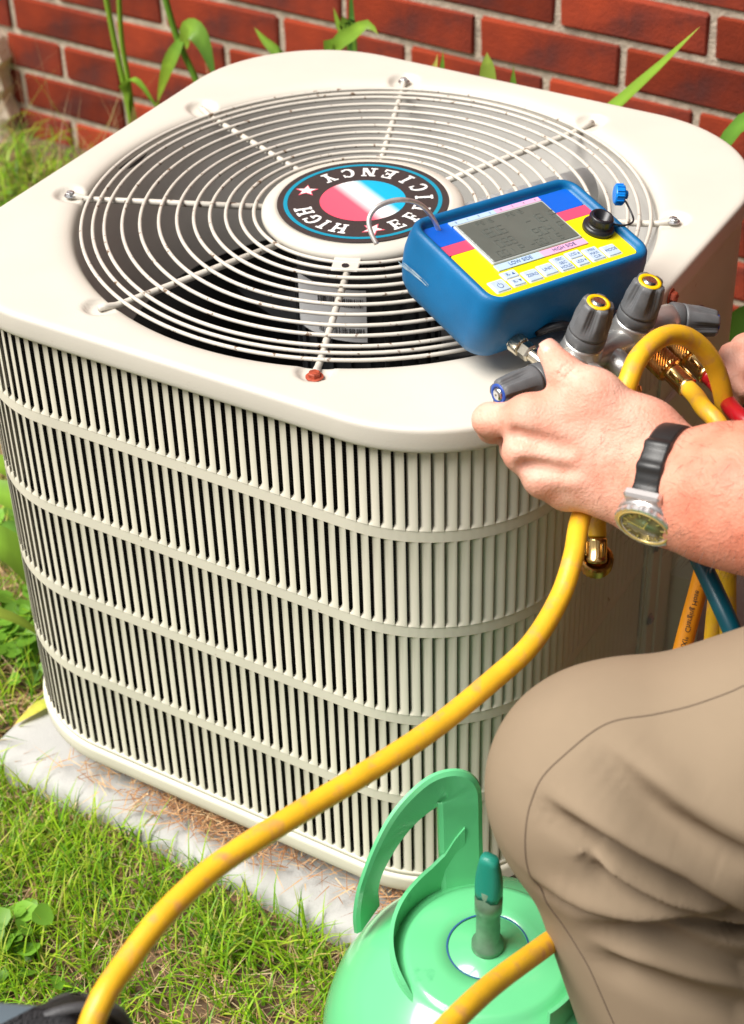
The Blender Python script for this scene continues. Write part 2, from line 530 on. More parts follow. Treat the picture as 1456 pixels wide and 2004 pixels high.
# beige rendered post at the far left of the wall
mb = MB()
rings = []
for k in range(19):
    z = -.05 + k * .018
    e = .005 * math.sin(k * 2.1) + .003 * math.sin(k * 5.3) + (.02 * max(0, k - 16))
    rings.append([(-1.60, .93, z), (-1.60, .90, z), (-1.50, .89, z), (-1.342 + e * .6 - e, .897, z), (-1.330 - e, .91, z), (-1.333 - e, .95, z)])
post = mesh_obj('rendered_post', *loft(rings), M_render, None, False)
tag(post, 'pale beige rendered post with a ragged edge at the left end of the bricks', 'post')

# ------------------------------------------------------------------ air conditioner
ZT = .66
A_, B_, CR = .33, .333, .158
unit = empty('air_conditioner', (0, 0, PADZ))
tag(unit, 'square cream outdoor air conditioner with louvred sides and round fan guard on top', 'air conditioner')
uo = -PADZ   # children are built in world heights, shifted down by the base height
def U(o):
    if o.parent is None: o.parent = unit
    if o.parent == unit and o.location.z == 0: o.location.z = uo
    return o

def rr_dist(th, a, b, r):
    """distance from the centre to a rounded rectangle along angle th"""
    c, s = np.abs(np.cos(th)), np.abs(np.sin(th))
    d = np.minimum(a / np.maximum(c, 1e-9), b / np.maximum(s, 1e-9))
    px, py = d * c, d * s
    inc = (px > a - r) & (py > b - r)
    cx, cy = a - r, b - r
    bb = c * cx + s * cy
    disc = bb * bb - (cx * cx + cy * cy - r * r)
    return np.where(inc, bb + np.sqrt(np.maximum(disc, 0)), d)

BOLT = [R(22.5 + 45 * k) for k in range(8)]
def top_panel():
    n = 720
    th = np.linspace(0, 2 * np.pi, n, endpoint=False)
    loops = []
    def rrl(d, z): loops.append((rr_dist(th, A_ - d, B_ - d, CR - d), np.full(n, z)))
    for d, z in ((.010, -.0255), (.003, -.0262), (.0010, -.0245), (.0002, -.0225), (0, -.019), (0, -.0052), (.0004, -.0032), (.0013, -.0016), (.0032, -.0004), (.0065, 0)): rrl(d, z)
    ro = rr_dist(th, A_ - .0065, B_ - .0065, CR - .0065)
    for t in np.linspace(0, 1, 13)[1:]: loops.append((ro * (1 - t) + .3165 * t, np.zeros(n)))
    for r, z in ((.3125, 0), (.309, -.0001), (.3055, -.0004), (.302, -.0009), (.2985, -.0018), (.2955, -.0032), (.293, -.0054), (.2912, -.0085), (.290, -.013), (.288, -.025), (.284, -.045), (.279, -.075), (.273, -.105), (.268, -.135), (.266, -.165)):
        loops.append((np.full(n, r), np.full(n, z)))
    V = []
    for r, z in loops:
        r = np.asarray(r); z = z.copy()
        x, y = r * np.cos(th), r * np.sin(th)
        for a in BOLT:
            ca, sa = math.cos(a), math.sin(a)
            u = x * ca + y * sa - .3035; w = -x * sa + y * ca
            q = np.sqrt((u / .0175) ** 2 + (w / .0165) ** 2)
            dep_ = np.clip((1.12 - q) / .38, 0, 1); dep_ = dep_ * dep_ * (3 - 2 * dep_)
            m = (z > -.006)
            z = np.where(m, np.minimum(z, z * (1 - dep_) - .0062 * dep_), z)
        V.append(np.stack([x, y, z + ZT], 1))
    V = np.concatenate(V)
    f = []
    for k in range(len(loops) - 1):
        for i in range(n):
            j = (i + 1) % n
            f.append((k * n + i, k * n + j, (k + 1) * n + j, (k + 1) * n + i))
    # outer shell cream, inner liner the same paint with shade put in as grey
    o = mesh_obj('top_panel', V.tolist(), f, mats=[M_cream, M_liner], fmat=[0 if k // n < len(loops) - 7 else 1 for k in range(len(f))])
    return U(o)
top_panel()

# perimeter of the louvred body
E_ = .0075
a_, b_, r_ = A_ - E_, B_ - E_, CR - E_
def perim(s):
    """s measured from the middle of the left face, going front, right, back (as seen from above, counter-clockwise)"""
    segs = [('l', (-a_, 0), (0, -1), b_ - r_), ('c', (-a_ + r_, -b_ + r_), math.pi, r_ * math.pi / 2), ('l', (-a_ + r_, -b_), (1, 0), 2 * (a_ - r_)),
            ('c', (a_ - r_, -b_ + r_), 1.5 * math.pi, r_ * math.pi / 2), ('l', (a_, -b_ + r_), (0, 1), 2 * (b_ - r_)),
            ('c', (a_ - r_, b_ - r_), 0, r_ * math.pi / 2), ('l', (a_ - r_, b_), (-1, 0), 2 * (a_ - r_)),
            ('c', (-a_ + r_, b_ - r_), .5 * math.pi, r_ * math.pi / 2), ('l', (-a_, b_ - r_), (0, -1), b_ - r_)]
    tot = sum(x[3] for x in segs); s = s % tot
    for kind, p, d, L in segs:
        if s <= L + 1e-9:
            if kind == 'l': return (p[0] + d[0] * s, p[1] + d[1] * s), math.atan2(d[1], d[0])
            a = d + s / r_
            return (p[0] + r_ * math.cos(a), p[1] + r_ * math.sin(a)), a + math.pi / 2
        s -= L
    return segs[0][1], -math.pi / 2
PTOT = 2 * math.pi * r_ + 4 * (a_ - r_) + 4 * (b_ - r_)
S_FRONT0 = (b_ - r_) + r_ * math.pi / 2
S_RIGHT0 = S_FRONT0 + 2 * (a_ - r_) + r_ * math.pi / 2
S_END = S_RIGHT0 + (0.012 - (-b_ + r_))        # louvres stop at y = 0.012 on the right face
S_BACK0 = S_RIGHT0 + 2 * (b_ - r_) + r_ * math.pi / 2
Z0, HR, HB, PITCH = ZT - .0168, .0941, .0165, .0114

def slat_geo():
    prof = [(-.0053, -.0076), (-.0049, -.0052), (-.0030, -.0024), (-.0002, -.0010), (.0030, -.0003), (.0048, -.0001), (.0053, -.0003)]
    h = HR / 2 + .0024
    st = [(-h, 0), (-h + .0010, .08), (-h + .0046, 1), (h - .0028, 1), (h - .0011, .3), (h, 0)]
    v = []; f = []
    for z, k in st:
        for x, y in prof: v.append((x, -y * (.08 + .92 * k) + .0004, z))
    m = len(prof)
    for i in range(len(st) - 1):
        for j in range(m - 1): f.append((i * m + j, i * m + j + 1, (i + 1) * m + j + 1, (i + 1) * m + j))
    return v, f
sv, sf = slat_geo()
slat_me = bpy.data.meshes.new('slat'); slat_me.from_pydata(sv, [], sf); slat_me.materials.append(M_slat)
slat_me.polygons.foreach_set('use_smooth', [True] * len(slat_me.polygons)); slat_me.update()
rest = MB()
cnt = 0
s_list = []
s = (b_ - r_) * .0 + PITCH / 2
while s < PTOT - .001:
    s_list.append(s); s += PITCH
S_SHOW0 = (b_ - r_) + r_ * math.pi / 2 * .55
S_SHOW1 = S_SHOW0 + PITCH * 60
for row in range(5):
    zc = Z0 - row * (HR + HB) - HR / 2
    for s in s_list:
        on_panel = S_END < s < S_BACK0 - r_ * .2
        if on_panel: continue
        (x, y), a = perim(s)
        if S_SHOW0 <= s < S_SHOW1 and cnt < 300:
            o = bpy.data.objects.new('slat', slat_me)
            o.location = (x, y, zc + uo); o.rotation_euler = (0, 0, a)
            link(o, unit); cnt += 1
        else:
            rest.add(sv, sf, Matrix.Translation((x, y, zc)) @ Matrix.Rotation(a, 4, 'Z'))
ro_ = U(rest.obj('side_slats', M_slat)); ro_['kind'] = 'stuff'

def strip(z0, z1, out, s0, s1, depth=.004, step=.008, prof=None):
    """a strip of sheet along the perimeter; prof: list of (outward, z)"""
    n = max(2, int((s1 - s0) / step))
    prof = prof or [(out - depth, z0), (out - .0004, z0), (out, z0 + .0006), (out, z1 - .0006), (out - .0004, z1), (out - depth, z1)]
    rings = []
    for i in range(n + 1):
        (x, y), a = perim(s0 + (s1 - s0) * i / n)
        nx, ny = math.sin(a), -math.cos(a)
        rings.append([(x + nx * q, y + ny * q, z) for q, z in prof])
    return loft(rings, False, False, False)
for row in range(4):
    z1 = Z0 - (row + 1) * HR - row * HB
    U(mesh_obj('louvre_band', *strip(z1 - HB + .0012, z1 - .0012, -.0008, 0, S_END, .004), M_slat, None, False))
    U(mesh_obj('louvre_band', *strip(z1 - HB + .0012, z1 - .0012, -.0008, S_BACK0 - r_ * .2, PTOT, .004), M_slat, None, False))
ZB = Z0 - 5 * HR - 4 * HB
U(mesh_obj('upper_band', *strip(Z0 - .0005, Z0 + .012, -.0005, 0, PTOT, .004), M_slat, None, False))
# base pan with a groove above a rounded rim
bp = [(-.004, ZB), (0, ZB), (.0002, ZB - .0045), (-.0015, ZB - .0062), (.001, ZB - .0068), (.0030, ZB - .0080), (.0036, ZB - .011), (.0030, ZB - .020), (.0026, ZB - .0265), (.0012, ZB - .0285), (-.010, ZB - .0290), (-.06, ZB - .0285)]
U(mesh_obj('base_pan', *strip(0, 0, 0, 0, PTOT, prof=bp), M_slat))
v, f = box(0, 0, ZB - .027, .50, .50, .012)
U(mesh_obj('base_plate', v, f, M_slat, None, False))
mb = MB()
for x in (-.22, .22):
    for y in (-.24, .24): mb.add(*box(x, y, (PADZ + ZB - .029) / 2 - .002, .05, .05, ZB - .029 - PADZ, .004))
U(mb.obj('rubber_foot', M_dark, None, False))
# coil behind the louvres
rings = []
for z in (ZB, Z0 + .004):
    rings.append([(r * math.cos(t), r * math.sin(t), z) for t, r in zip(np.linspace(0, 2 * np.pi, 256, endpoint=False), rr_dist(np.linspace(0, 2 * np.pi, 256, endpoint=False), a_ - .016, b_ - .016, r_ - .016))])
for z in (Z0 + .004, ZB):
    rings.append([(r * math.cos(t), r * math.sin(t), z) for t, r in zip(np.linspace(0, 2 * np.pi, 256, endpoint=False), rr_dist(np.linspace(0, 2 * np.pi, 256, endpoint=False), a_ - .034, b_ - .034, r_ - .034))])
U(mesh_obj('coil', *loft(rings, False, False), M_coil))
v, f = box(0, 0, ZB + .002, .56, .56, .004)
U(mesh_obj('inner_floor', v, f, M_motor, None, False))

# service panel on the right face: corner post, flat panel, flanges, screws
n = 40
prof_s = np.linspace(S_END - .002, S_BACK0 - r_ * .15, n)
rings = []
for s in prof_s:
    (x, y), a = perim(s); nx, ny = math.sin(a), -math.cos(a)
    d = .0018
    rings.append([(x - nx * .012, y - ny * .012, ZB), (x + nx * d, y + ny * d, ZB), (x + nx * d, y + ny * d, Z0 + .012), (x - nx * .012, y - ny * .012, Z0 + .012)])
panel = U(mesh_obj('service_panel', *loft(rings, True, True, False), M_slat, None, False))
v, f = box(.3255, .046, (ZB + Z0) / 2 - .06, .007, .062, Z0 - ZB - .135, .002)
U(mesh_obj('corner_post', v, f, M_slat, None, False))
v, f = box(.329, .052, (ZB + Z0) / 2 - .08, .004, .030, Z0 - ZB - .18, .0015)
U(mesh_obj('post_rib', v, f, M_slat, None, False))
# sloped conduit cover beside the post
rings = [[(.324, .085, z0_), (.350, .085, z0_ - .0), (.350, .125, z0_), (.324, .125, z0_)] for z0_ in (.10, .25)]
rings.append([(.324, .085, .33), (.350, .120, .31), (.350, .16, .31), (.324, .16, .33)])
rings.append([(.324, .12, .37), (.330, .16, .36), (.330, .19, .36), (.324, .19, .37)])
U(mesh_obj('conduit_cover', *loft(rings), M_slat, None, False))
def screw(p, axis, r=.0048, m=M_gal, name='screw', h=.004):
    mb = MB()
    M = at(p, axis)
    hexa = [[(rr * math.cos(i * math.pi / 3), rr * math.sin(i * math.pi / 3), z) for i in range(6)] for rr, z in ((r, .0008), (r, h * .8), (r * .85, h))]
    mb.add(*lathe([(r * 1.45, 0), (r * 1.45, .0006), (r * 1.2, .001)], 16), M)
    mb.add(*loft(hexa), M)
    mb.add(*box(0, 0, h + .0002, r * 1.5, r * .3, .0005), M)
    return U(mb.obj(name, m, None, False))
for y, z in ((.0005 + .02, .335), (.0005 + .02, .235), (.02, .43), (.02, .14)): screw((.3292, y, z), (1, 0, 0), .005)
screw((A_ + .0005, -.001, ZT - .013), (1, 0, 0), .0058, M_rust, 'rusty_screw', .006)
# round purple sticker on the panel
v, f = lathe([(0.0001, 0), (.030, 0), (.030, .0004), (.0001, .0004)], 32, False, False)
mb = MB(); mb.add(v, f, at((a_ + .0022, .088, .556), (1, 0, 0)))
st_o = U(mb.obj('round_sticker', M_stick, None, False))
st_o['label'] = 'round purple sticker on the side panel'
mb = MB()
for rr in (.010, .016, .022, .026):
    v, f = lathe([(rr, .0005), (rr + .0012, .0005), (rr + .0012, .0007), (rr, .0007)], 32, False, False)
    mb.add(v, f, at((a_ + .0022, .088, .556), (1, 0, 0)))
so = mb.obj('sticker_ring', M_labpink, st_o, False)

# fan guard
guard = empty('fan_guard', (0, 0, ZT + uo), parent=unit)
def ring_geo(Rr, r, z, n=160, m=10):
    rings = []
    for i in range(n):
        a = 2 * math.pi * i / n
        rings.append([((Rr + r * math.cos(2 * math.pi * k / m)) * math.cos(a), (Rr + r * math.cos(2 * math.pi * k / m)) * math.sin(a), z + r * math.sin(2 * math.pi * k / m)) for k in range(m)])
    rings.append(rings[0])
    return loft(rings, False, False)
for Rr in (.2838, .2723, .2609, .2432, .2256, .2068, .1888, .172, .156, .1401, .1255, .112):
    mesh_obj('guard_ring', *ring_geo(Rr, .00195, -.0022), M_guard, guard)
for k, a in enumerate(BOLT):
    d = Vector((math.cos(a), math.sin(a), 0))
    path = [d * .085 + Vector((0, 0, -.0065)), d * .20 + Vector((0, 0, -.0065)), d * .280 + Vector((0, 0, -.0065)), d * .290 + Vector((0, 0, -.006)), d * .299 + Vector((0, 0, -.0035)), d * .3075 + Vector((0, 0, -.0025))]
    mesh_obj('guard_spoke', *tube(path, [.0034, .0034, .0034, .0034, .0034, .0030], 10), M_guard, guard)
for k in (1, 4, 0, 2):
    pass
for a in (R(22.5), R(112.5), R(202.5)):
    screw((.3055 * math.cos(a), .3055 * math.sin(a), ZT - .0028), (.0, .0, 1), .0046)
a = R(292.5)
screw((.309 * math.cos(a), .309 * math.sin(a), ZT - .004), (0, 0, 1), .0056, M_rust, 'rusty_screw', .005)

# hub cap and its round decal
hub = mesh_obj('hub_cap', *lathe([(.088, -.010), (.0965, -.0105), (.1005, -.009), (.1022, -.005), (.1018, -.001), (.0990, .0022), (.0945, .0042), (.090, .0050), (.087, .0052), (.0865, .0046), (.04, .0050), (.0005, .0051)], 128, False, True), M_cream, unit)
hub.location = (-.001, -.003, ZT + .001 + uo)
mb = MB()
mb.add(*box(.109, 0, -.0035, .032, .026, .0022, .0008), Matrix.Rotation(R(292.5), 4, 'Z'))
mb.obj('hub_tab', M_cream, hub, False)
mb = MB(); mb.add(*lathe([(.0035, 0), (.0035, .0016)], 16), Matrix.Rotation(R(292.5), 4, 'Z') @ Matrix.Translation((.117, 0, -.0030)))
mb.obj('tab_hole', M_dark, hub, False)

def disc(r0, r1, z, n=96):
    v = [(r * math.cos(2 * math.pi * i / n), r * math.sin(2 * math.pi * i / n), z) for r in (r0, r1) for i in range(n)]
    return v, [(i, (i + 1) % n, n + (i + 1) % n, n + i) for i in range(n)] if r0 > 0 else [tuple(range(n, 2 * n))]
decal = empty('decal', (0, 0, .0056), (0, 0, 0), hub)
def dsheet(name, v, f, m, z, th=.00025):
    mb = MB(); mb.add([(p[0], p[1], z) for p in v], f)
    return mb.obj(name, m, decal, False)
mesh_obj('decal_disc', *lathe([(.0860, 0), (.0858, .0003), (.0005, .0003)], 96, False, True), M_blackdecal, decal, False)
v, f = disc(.0755, .0795, .0006); mesh_obj('decal_ring', v, f, M_cyan, decal, False)
v = [(.0432 * math.cos(2 * math.pi * i / 64), .0432 * math.sin(2 * math.pi * i / 64), .0006) for i in range(64)]
gd = mesh_obj('decal_emblem', v, [tuple(range(64))], M_grad, decal, False)
gd.rotation_euler = (0, 0, R(62))
def bars(ch):
    """slab-serif capitals in a unit box (x -.5..+.5, y 0..1): list of quads"""
    q = []
    def bar(x0, y0, x1, y1): q.append([(x0, y0), (x1, y0), (x1, y1), (x0, y1)])
    def slant(x0, x1, w, y0=0, y1=1): q.append([(x0 - w / 2, y0), (x0 + w / 2, y0), (x1 + w / 2, y1), (x1 - w / 2, y1)])
    def arc(cx, cy, rx, ry, wx, wy, a0, a1, n=14):
        for k in range(n):
            t0, t1 = R(a0 + (a1 - a0) * k / n), R(a0 + (a1 - a0) * (k + 1) / n)
            q.append([(cx + rx * math.cos(t0), cy + ry * math.sin(t0)), (cx + rx * math.cos(t1), cy + ry * math.sin(t1)), (cx + (rx - wx) * math.cos(t1), cy + (ry - wy) * math.sin(t1)), (cx + (rx - wx) * math.cos(t0), cy + (ry - wy) * math.sin(t0))])
    S = .13
    if ch == 'H':
        bar(-.38, 0, -.17, 1); bar(.17, 0, .38, 1); bar(-.17, .43, .17, .58)
        for x in (-.275, .275): bar(x - .2, 0, x + .2, S); bar(x - .2, 1 - S, x + .2, 1)
    if ch == 'I':
        bar(-.11, 0, .11, 1); bar(-.22, 0, .22, S); bar(-.22, 1 - S, .22, 1)
    if ch in 'EF':
        bar(-.30, 0, -.08, 1); bar(-.40, 1 - S, .36, 1); bar(-.08, .43, .18, .57); bar(.12, .34, .20, .66); bar(.25, .70, .36, 1)
        if ch == 'E': bar(-.40, 0, .38, S); bar(.27, 0, .38, .32)
        else: bar(-.40, 0, .04, S)
    if ch in 'CG':
        arc(0, .5, .42, .52, .22, .13, 48, 315)
        bar(.24, .66, .36, .99)
        if ch == 'G': bar(.12, .06, .34, .42); bar(.02, .36, .42, .47)
        else: bar(.22, .08, .30, .30)
    if ch == 'N':
        bar(-.36, 0, -.22, 1); bar(.22, 0, .36, 1); slant(.24, -.26, .24)
        bar(-.5, 1 - S, -.1, 1); bar(-.48, 0, -.1, S); bar(.1, 1 - S, .48, 1)
    if ch == 'Y':
        bar(-.11, 0, .11, .46); slant(0, -.28, .22, .40, 1); slant(0, .28, .17, .40, 1)
        bar(-.22, 0, .22, S); bar(-.48, 1 - S, -.08, 1); bar(.08, 1 - S, .48, 1)
    return q
def ring_text(word, a_list, inward, r_base, hgt):
    mb = MB()
    for ch, a in zip(word, a_list):
        a = R(a)
        for j, quad in enumerate(bars(ch)):
            pts = []
            for x, y in quad:
                x *= hgt * .92
                if inward: rr = r_base - y * hgt; ang = a + x / (r_base - hgt / 2)
                else: rr = r_base + y * hgt; ang = a - x / (r_base + hgt / 2)
                pts.append((rr * math.cos(ang), rr * math.sin(ang), .0007 + j * .00001))
            mb.add(pts, [(0, 1, 2, 3)])
    return mb
# the badge is read from the wall side
mb = ring_text('EFFICIENCY', [-27 + i * 20.3 for i in range(10)], True, .0705, .0180)
mb2 = ring_text('HIGH', [-81, -97.5, -112, -130], False, .0525, .0180)
mb.obj('decal_lettering', M_white, decal, False)
mb2.obj('decal_lettering', M_white, decal, False)
for a in (-172, -50):
    for rad, m, z in ((.0125, M_pinkline, .0006), (.0098, M_white, .0009)):
        pts = []
        for k in range(10):
            rr = rad if k % 2 == 0 else rad * .42
            t = R(a + 36 * k)
            pts.append((.0615 * math.cos(R(a)) + rr * math.cos(t), .0615 * math.sin(R(a)) + rr * math.sin(t), z))
        mb = MB(); mb.add(pts + [(.0615 * math.cos(R(a)), .0615 * math.sin(R(a)), z)], [(k, (k + 1) % 10, 10) for k in range(10)])
        mb.obj('decal_star', m, decal, False)

# motor, bracket, fan blades and paper labels under the guard
motor = U(mesh_obj('fan_motor', *lathe([(.02, ZT - .20), (.066, ZT - .195), (.072, ZT - .185), (.072, ZT - .05), (.066, ZT - .036), (.03, ZT - .03)], 48), M_motor))
mb = MB()
for k in range(24):
    a = 2 * math.pi * k / 24
    mb.add(*box(.0735, 0, ZT - .12, .004, .004, .10), Matrix.Rotation(a, 4, 'Z'))
mb.obj('motor_fin', M_motor, motor, False)
def wrapped(name, r, a0, a1, z0, z1, m, n=16):
    rings = [[(r * math.cos(a), r * math.sin(a), z0), (r * math.cos(a), r * math.sin(a), z1)] for a in np.linspace(R(a0), R(a1), n)]
    return mesh_obj(name, *loft(rings, False, False, False), m, motor)
lab = wrapped('motor_label', .0785, 238, 300, ZT - .112, ZT - .052, M_paper)
for z0, z1 in ((ZT - .072, ZT - .062), (ZT - .106, ZT - .096)):
    a = 262; mb = MB()
    while a < 298:
        w = rng.choice((.35, .6, .9)); 
        rings = [[(.0792 * math.cos(R(t)), .0792 * math.sin(R(t)), z0), (.0792 * math.cos(R(t)), .0792 * math.sin(R(t)), z1)] for t in (a, a + w)]
        mb.add(*loft(rings, False, False, False)); a += w + rng.choice((.4, .6, .9))
    mb.obj('barcode', M_ink, lab, False)
for k in range(3):
    a0 = R(20 + 120 * k)
    rings = []
    for i in range(9):
        rr = .07 + .18 * i / 8
        w = .55 - .1 * abs(i - 4) / 4
        rings.append([(rr * math.cos(a0 + w * (t - .5) * 1.5), rr * math.sin(a0 + w * (t - .5) * 1.5), ZT - .225 + .06 * (t - .5) * (1.2 - .5 * i / 8) - .01 * math.sin(math.pi * t)) for t in np.linspace(0, 1, 9)])
    U(mesh_obj('fan_blade', *loft(rings, False, False, False), M_motor))
# grey wiring conduit from the motor to the rear right of the shroud
d1 = Vector((math.cos(R(60)), math.sin(R(60)), 0))
U(mesh_obj('wiring_conduit', *tube([d1 * .08 + Vector((.01, -.02, ZT - .045)), d1 * .17 + Vector((.01, -.012, ZT - .045)), d1 * .262 + Vector((.012, -.008, ZT - .045))], .0215, 24), mat('conduit_grey', (.40, .41, .42), .5, var=.1, vscale=30)))

# ------------------------------------------------------------------ digital manifold gauge
DO = Vector((.2477, -.1283, .7486))
DR = Euler((.2428, .1020, 1.1989)).to_matrix()
man = empty('digital_manifold', DO, (.2428, .1020, 1.1989))
tag(man, 'blue digital manifold gauge with yellow keypad panel lying on the fan guard', 'gauge')
def loops_obj(name, L, m, parent, capn=True, cap0=False):
    rings = [[(x, y, z) for x, y in rrect(hw, hh, r, 7)] for hw, hh, r, z in L]
    return mesh_obj(name, *loft(rings, cap0, capn), m, parent)
hL = [(.060, .030, .015, -.070), (.082, .049, .018, -.069), (.0895, .0555, .019, -.0645), (.0945, .0600, .020, -.055), (.0975, .0625, .021, -.040), (.0985, .0635, .021, -.024), (.0975, .0625, .020, -.010), (.0965, .0615, .019, -.005),
      (.0955, .0605, .018, -.0005), (.0935, .0588, .017, .0018), (.0910, .0562, .0145, .0022), (.0888, .0540, .0115, .0010), (.0872, .0524, .009, -.0015), (.0866, .0518, .0085, -.0042), (.02, .01, .004, -.0043)]
hous = loops_obj('housing', hL, M_blue, man, True, True)
# scuff on the left end
mb = MB()
for k in range(5):
    t0 = rng.uniform(0, .25); t1 = rng.uniform(.6, 1)
    rings = []
    for t in np.linspace(t0, t1, 9):
        yy = .053 - .043 * t + rng.uniform(-.0005, .0005)
        zz = -.0345 + .003 * math.sin(3 * t) + .006 * max(0, t - .5) + (k - 3) * .0012 * (1 - .5 * t)
        w = .0003 * rng.uniform(.2, 1.5)
        xx = -.0990 - .0002
        rings.append([(xx + .0006 * (abs(zz + .024) > .012), yy, zz - w), (xx + .0006 * (abs(zz + .024) > .012), yy, zz + w)])
    mb.add(*loft(rings, False, False, False))
mb.obj('scuff_mark', mat('scuff', (.34, .46, .54), .6), hous, False)
PW, PH = .0853, .0502
def sheet(name, x0, y0, x1, y1, z, m, parent, r=.0, th=.0006):
    if r:
        rings = [[((x0 + x1) / 2 + x, (y0 + y1) / 2 + y, zz) for x, y in rrect((x1 - x0) / 2 - d, (y1 - y0) / 2 - d, max(r - d, .0003), 4)] for d, zz in ((0, z), (0, z + th * .6), (th * .5, z + th))]
        return mesh_obj(name, *loft(rings, False, True), m, parent, False)
    return mesh_obj(name, *box((x0 + x1) / 2, (y0 + y1) / 2, z + th / 2, x1 - x0, y1 - y0, th), m, parent, False)
face = sheet('keypad_panel', -PW, -PH, PW, .0110, -.0040, M_yellowp, man, .005)
sheet('pink_stripe', -PW, .0112, PW, .0238, -.0040, M_pinkp, man)
sheet('blue_panel', -PW, .0240, PW, PH, -.0040, M_bluep, man, .004)
scr = sheet('screen', -.0560, -.0140, .0485, .0428, -.0032, M_lcdframe, man, .002, .0016)
sheet('screen_glass', -.0535, -.0120, .0462, .0405, -.0015, M_lcd, scr, .0015, .0004)
def seg7(mb, ch, x, y, w, h, z, t=.0009):
    on = {'0': 'abcdef', '1': 'bc', '2': 'abged', '3': 'abgcd', '6': 'afgecd', '7': 'abc', '8': 'abcdefg', '9': 'abfgcd', '-': 'g', 'P': 'abfge', 'S': 'afgcd', 'I': 'bc', 'F': 'afge', 'H': 'bcefg', 'b': 'fgecd', '5': 'afgcd', '4': 'fgbc', '.': '.', ' ': ''}[ch]
    B = dict(a=(w / 2, h, w, t), g=(w / 2, h / 2, w, t), d=(w / 2, 0, w, t), f=(0, h * .75, t, h / 2 - t), b=(w, h * .75, t, h / 2 - t), e=(0, h * .25, t, h / 2 - t), c=(w, h * .25, t, h / 2 - t))
    B['.'] = (w * .1, 0, t * 1.2, t * 1.2)
    for s_ in on:
        cx, cy, sx, sy = B[s_]
        mb.add(*box(x + cx, y + cy, z, sx, sy, .0002))
mb = MB()
for row, (txt, y, h, w) in enumerate((('   P5I6   P5I6 ', .0335, .0042, .0032), (' 180.6   -18.1F', .0165, .0105, .0058), ('  088   90.4 F', .0015, .0095, .0055), (' 00.1 P -00.1 S', -.0095, .0075, .0045))):
    x = -.050
    for ch in txt:
        if ch == '.': seg7(mb, ch, x - .0022, y, w, h, -.0010); continue
        seg7(mb, ch, x, y, w, h, -.0010, .0006 if row == 0 else .0009); x += w + .0018
mb.obj('screen_digit', M_seg, scr, False)
sheet('label_strip', -.0565, .0432, -.0045, .0485, -.0035, M_lablue, man, 0, .0012)
sheet('label_strip', -.0042, .0432, .0485, .0485, -.0035, M_labpink, man, 0, .0012)
sheet('label_strip', -.0565, -.0225, -.0045, -.0150, -.0034, M_lablue, man, 0, .0012)
sheet('label_strip', -.0042, -.0225, .0480, -.0150, -.0034, M_labpink, man, 0, .0012)
ink = MB()
def put_text(t, x, y, size, z=-.0018, bold=None):
    v, f = text_geo(t, size)
    ink.add([(p[0] + x, p[1] + y, z) for p in v], f)
put_text('LOW SIDE', -.029, -.0187, .0058)
put_text('HIGH SIDE', .022, -.0187, .0058)
for k, t in enumerate(('0', '1', '2', '3')):
    put_text(t, -.050 + k * .013, .0458, .0034)
for k, t in enumerate(('0', '2', '4', '6')):
    put_text(t, .002 + k * .0135, .0458, .0034)
def button(x, y, w, h):
    sheet('button', x - w / 2 - .0011, y - h / 2 - .0011, x + w / 2 + .0011, y + h / 2 + .0011, -.0036, M_btnedge, man, .0014, .0008)
    return sheet('button', x - w / 2, y - h / 2, x + w / 2, y + h / 2, -.0029, M_btn, man, .0014, .0011)
bx = [-.0690 + i * .0186 for i in range(8)]
zt = -.0016
button(bx[0], -.0385, .0150, .0135)
# power symbol
mb = MB()
for k in range(16):
    t0, t1 = R(120 + 300 * k / 16), R(120 + 300 * (k + 1) / 16)
    ink.add([(bx[0] + r * math.cos(t), -.0392 + r * math.sin(t), zt) for r, t in ((.0030, t0), (.0030, t1), (.0024, t1), (.0024, t0))], [(3, 2, 1, 0)])
ink.add([(bx[0] + x, -.0392 + y, zt + .0001) for x, y in ((-.0003, .0010), (.0003, .0010), (.0003, .0040), (-.0003, .0040))], [(0, 1, 2, 3)])
button(bx[1], -.0300, .0150, .0085); button(bx[1], -.0400, .0130, .0085)
def tri(x, y, s_, up):
    ink.add([(x - s_, y - s_ * .8 * up, zt), (x + s_, y - s_ * .8 * up, zt), (x, y + s_ * up, zt)], [(0, 1, 2) if up > 0 else (2, 1, 0)])
put_text('R-', bx[1] - .0022, -.0300, .0048, zt); tri(bx[1] + .0032, -.0300, .0016, 1)
put_text('R-', bx[1] - .0022, -.0400, .0048, zt); tri(bx[1] + .0032, -.0400, .0016, -1)
button(bx[2], -.0385, .0150, .0130); put_text('ZERO', bx[2], -.0385, .0050, zt)
button(bx[3], -.0372, .0150, .0130); put_text('UNIT', bx[3], -.0372, .0050, zt)
button(bx[4], -.0360, .0150, .0170)
for t, y in (('/SEC', -.0308), (':SEC', -.0360), ('HOLD', -.0412)): put_text(t, bx[4], y, .0046, zt)
button(bx[5], -.0305, .0150, .0085); button(bx[5], -.0405, .0130, .0085)
put_text('LCD', bx[5] - .002, -.0305, .0044, zt); tri(bx[5] + .0045, -.0305, .0013, 1)
put_text('LCD', bx[5] - .002, -.0405, .0044, zt); tri(bx[5] + .0045, -.0405, .0013, -1)
button(bx[6], -.0365, .0150, .0160)
for t, y in (('MIN', -.0318), ('MAX', -.0365), ('CLR', -.0412)): put_text(t, bx[6], y, .0044, zt)
button(bx[7], -.0385, .0150, .0130); put_text('MODE', bx[7], -.0385, .0047, zt)
ink.obj('lettering', M_inkblue, man, False)
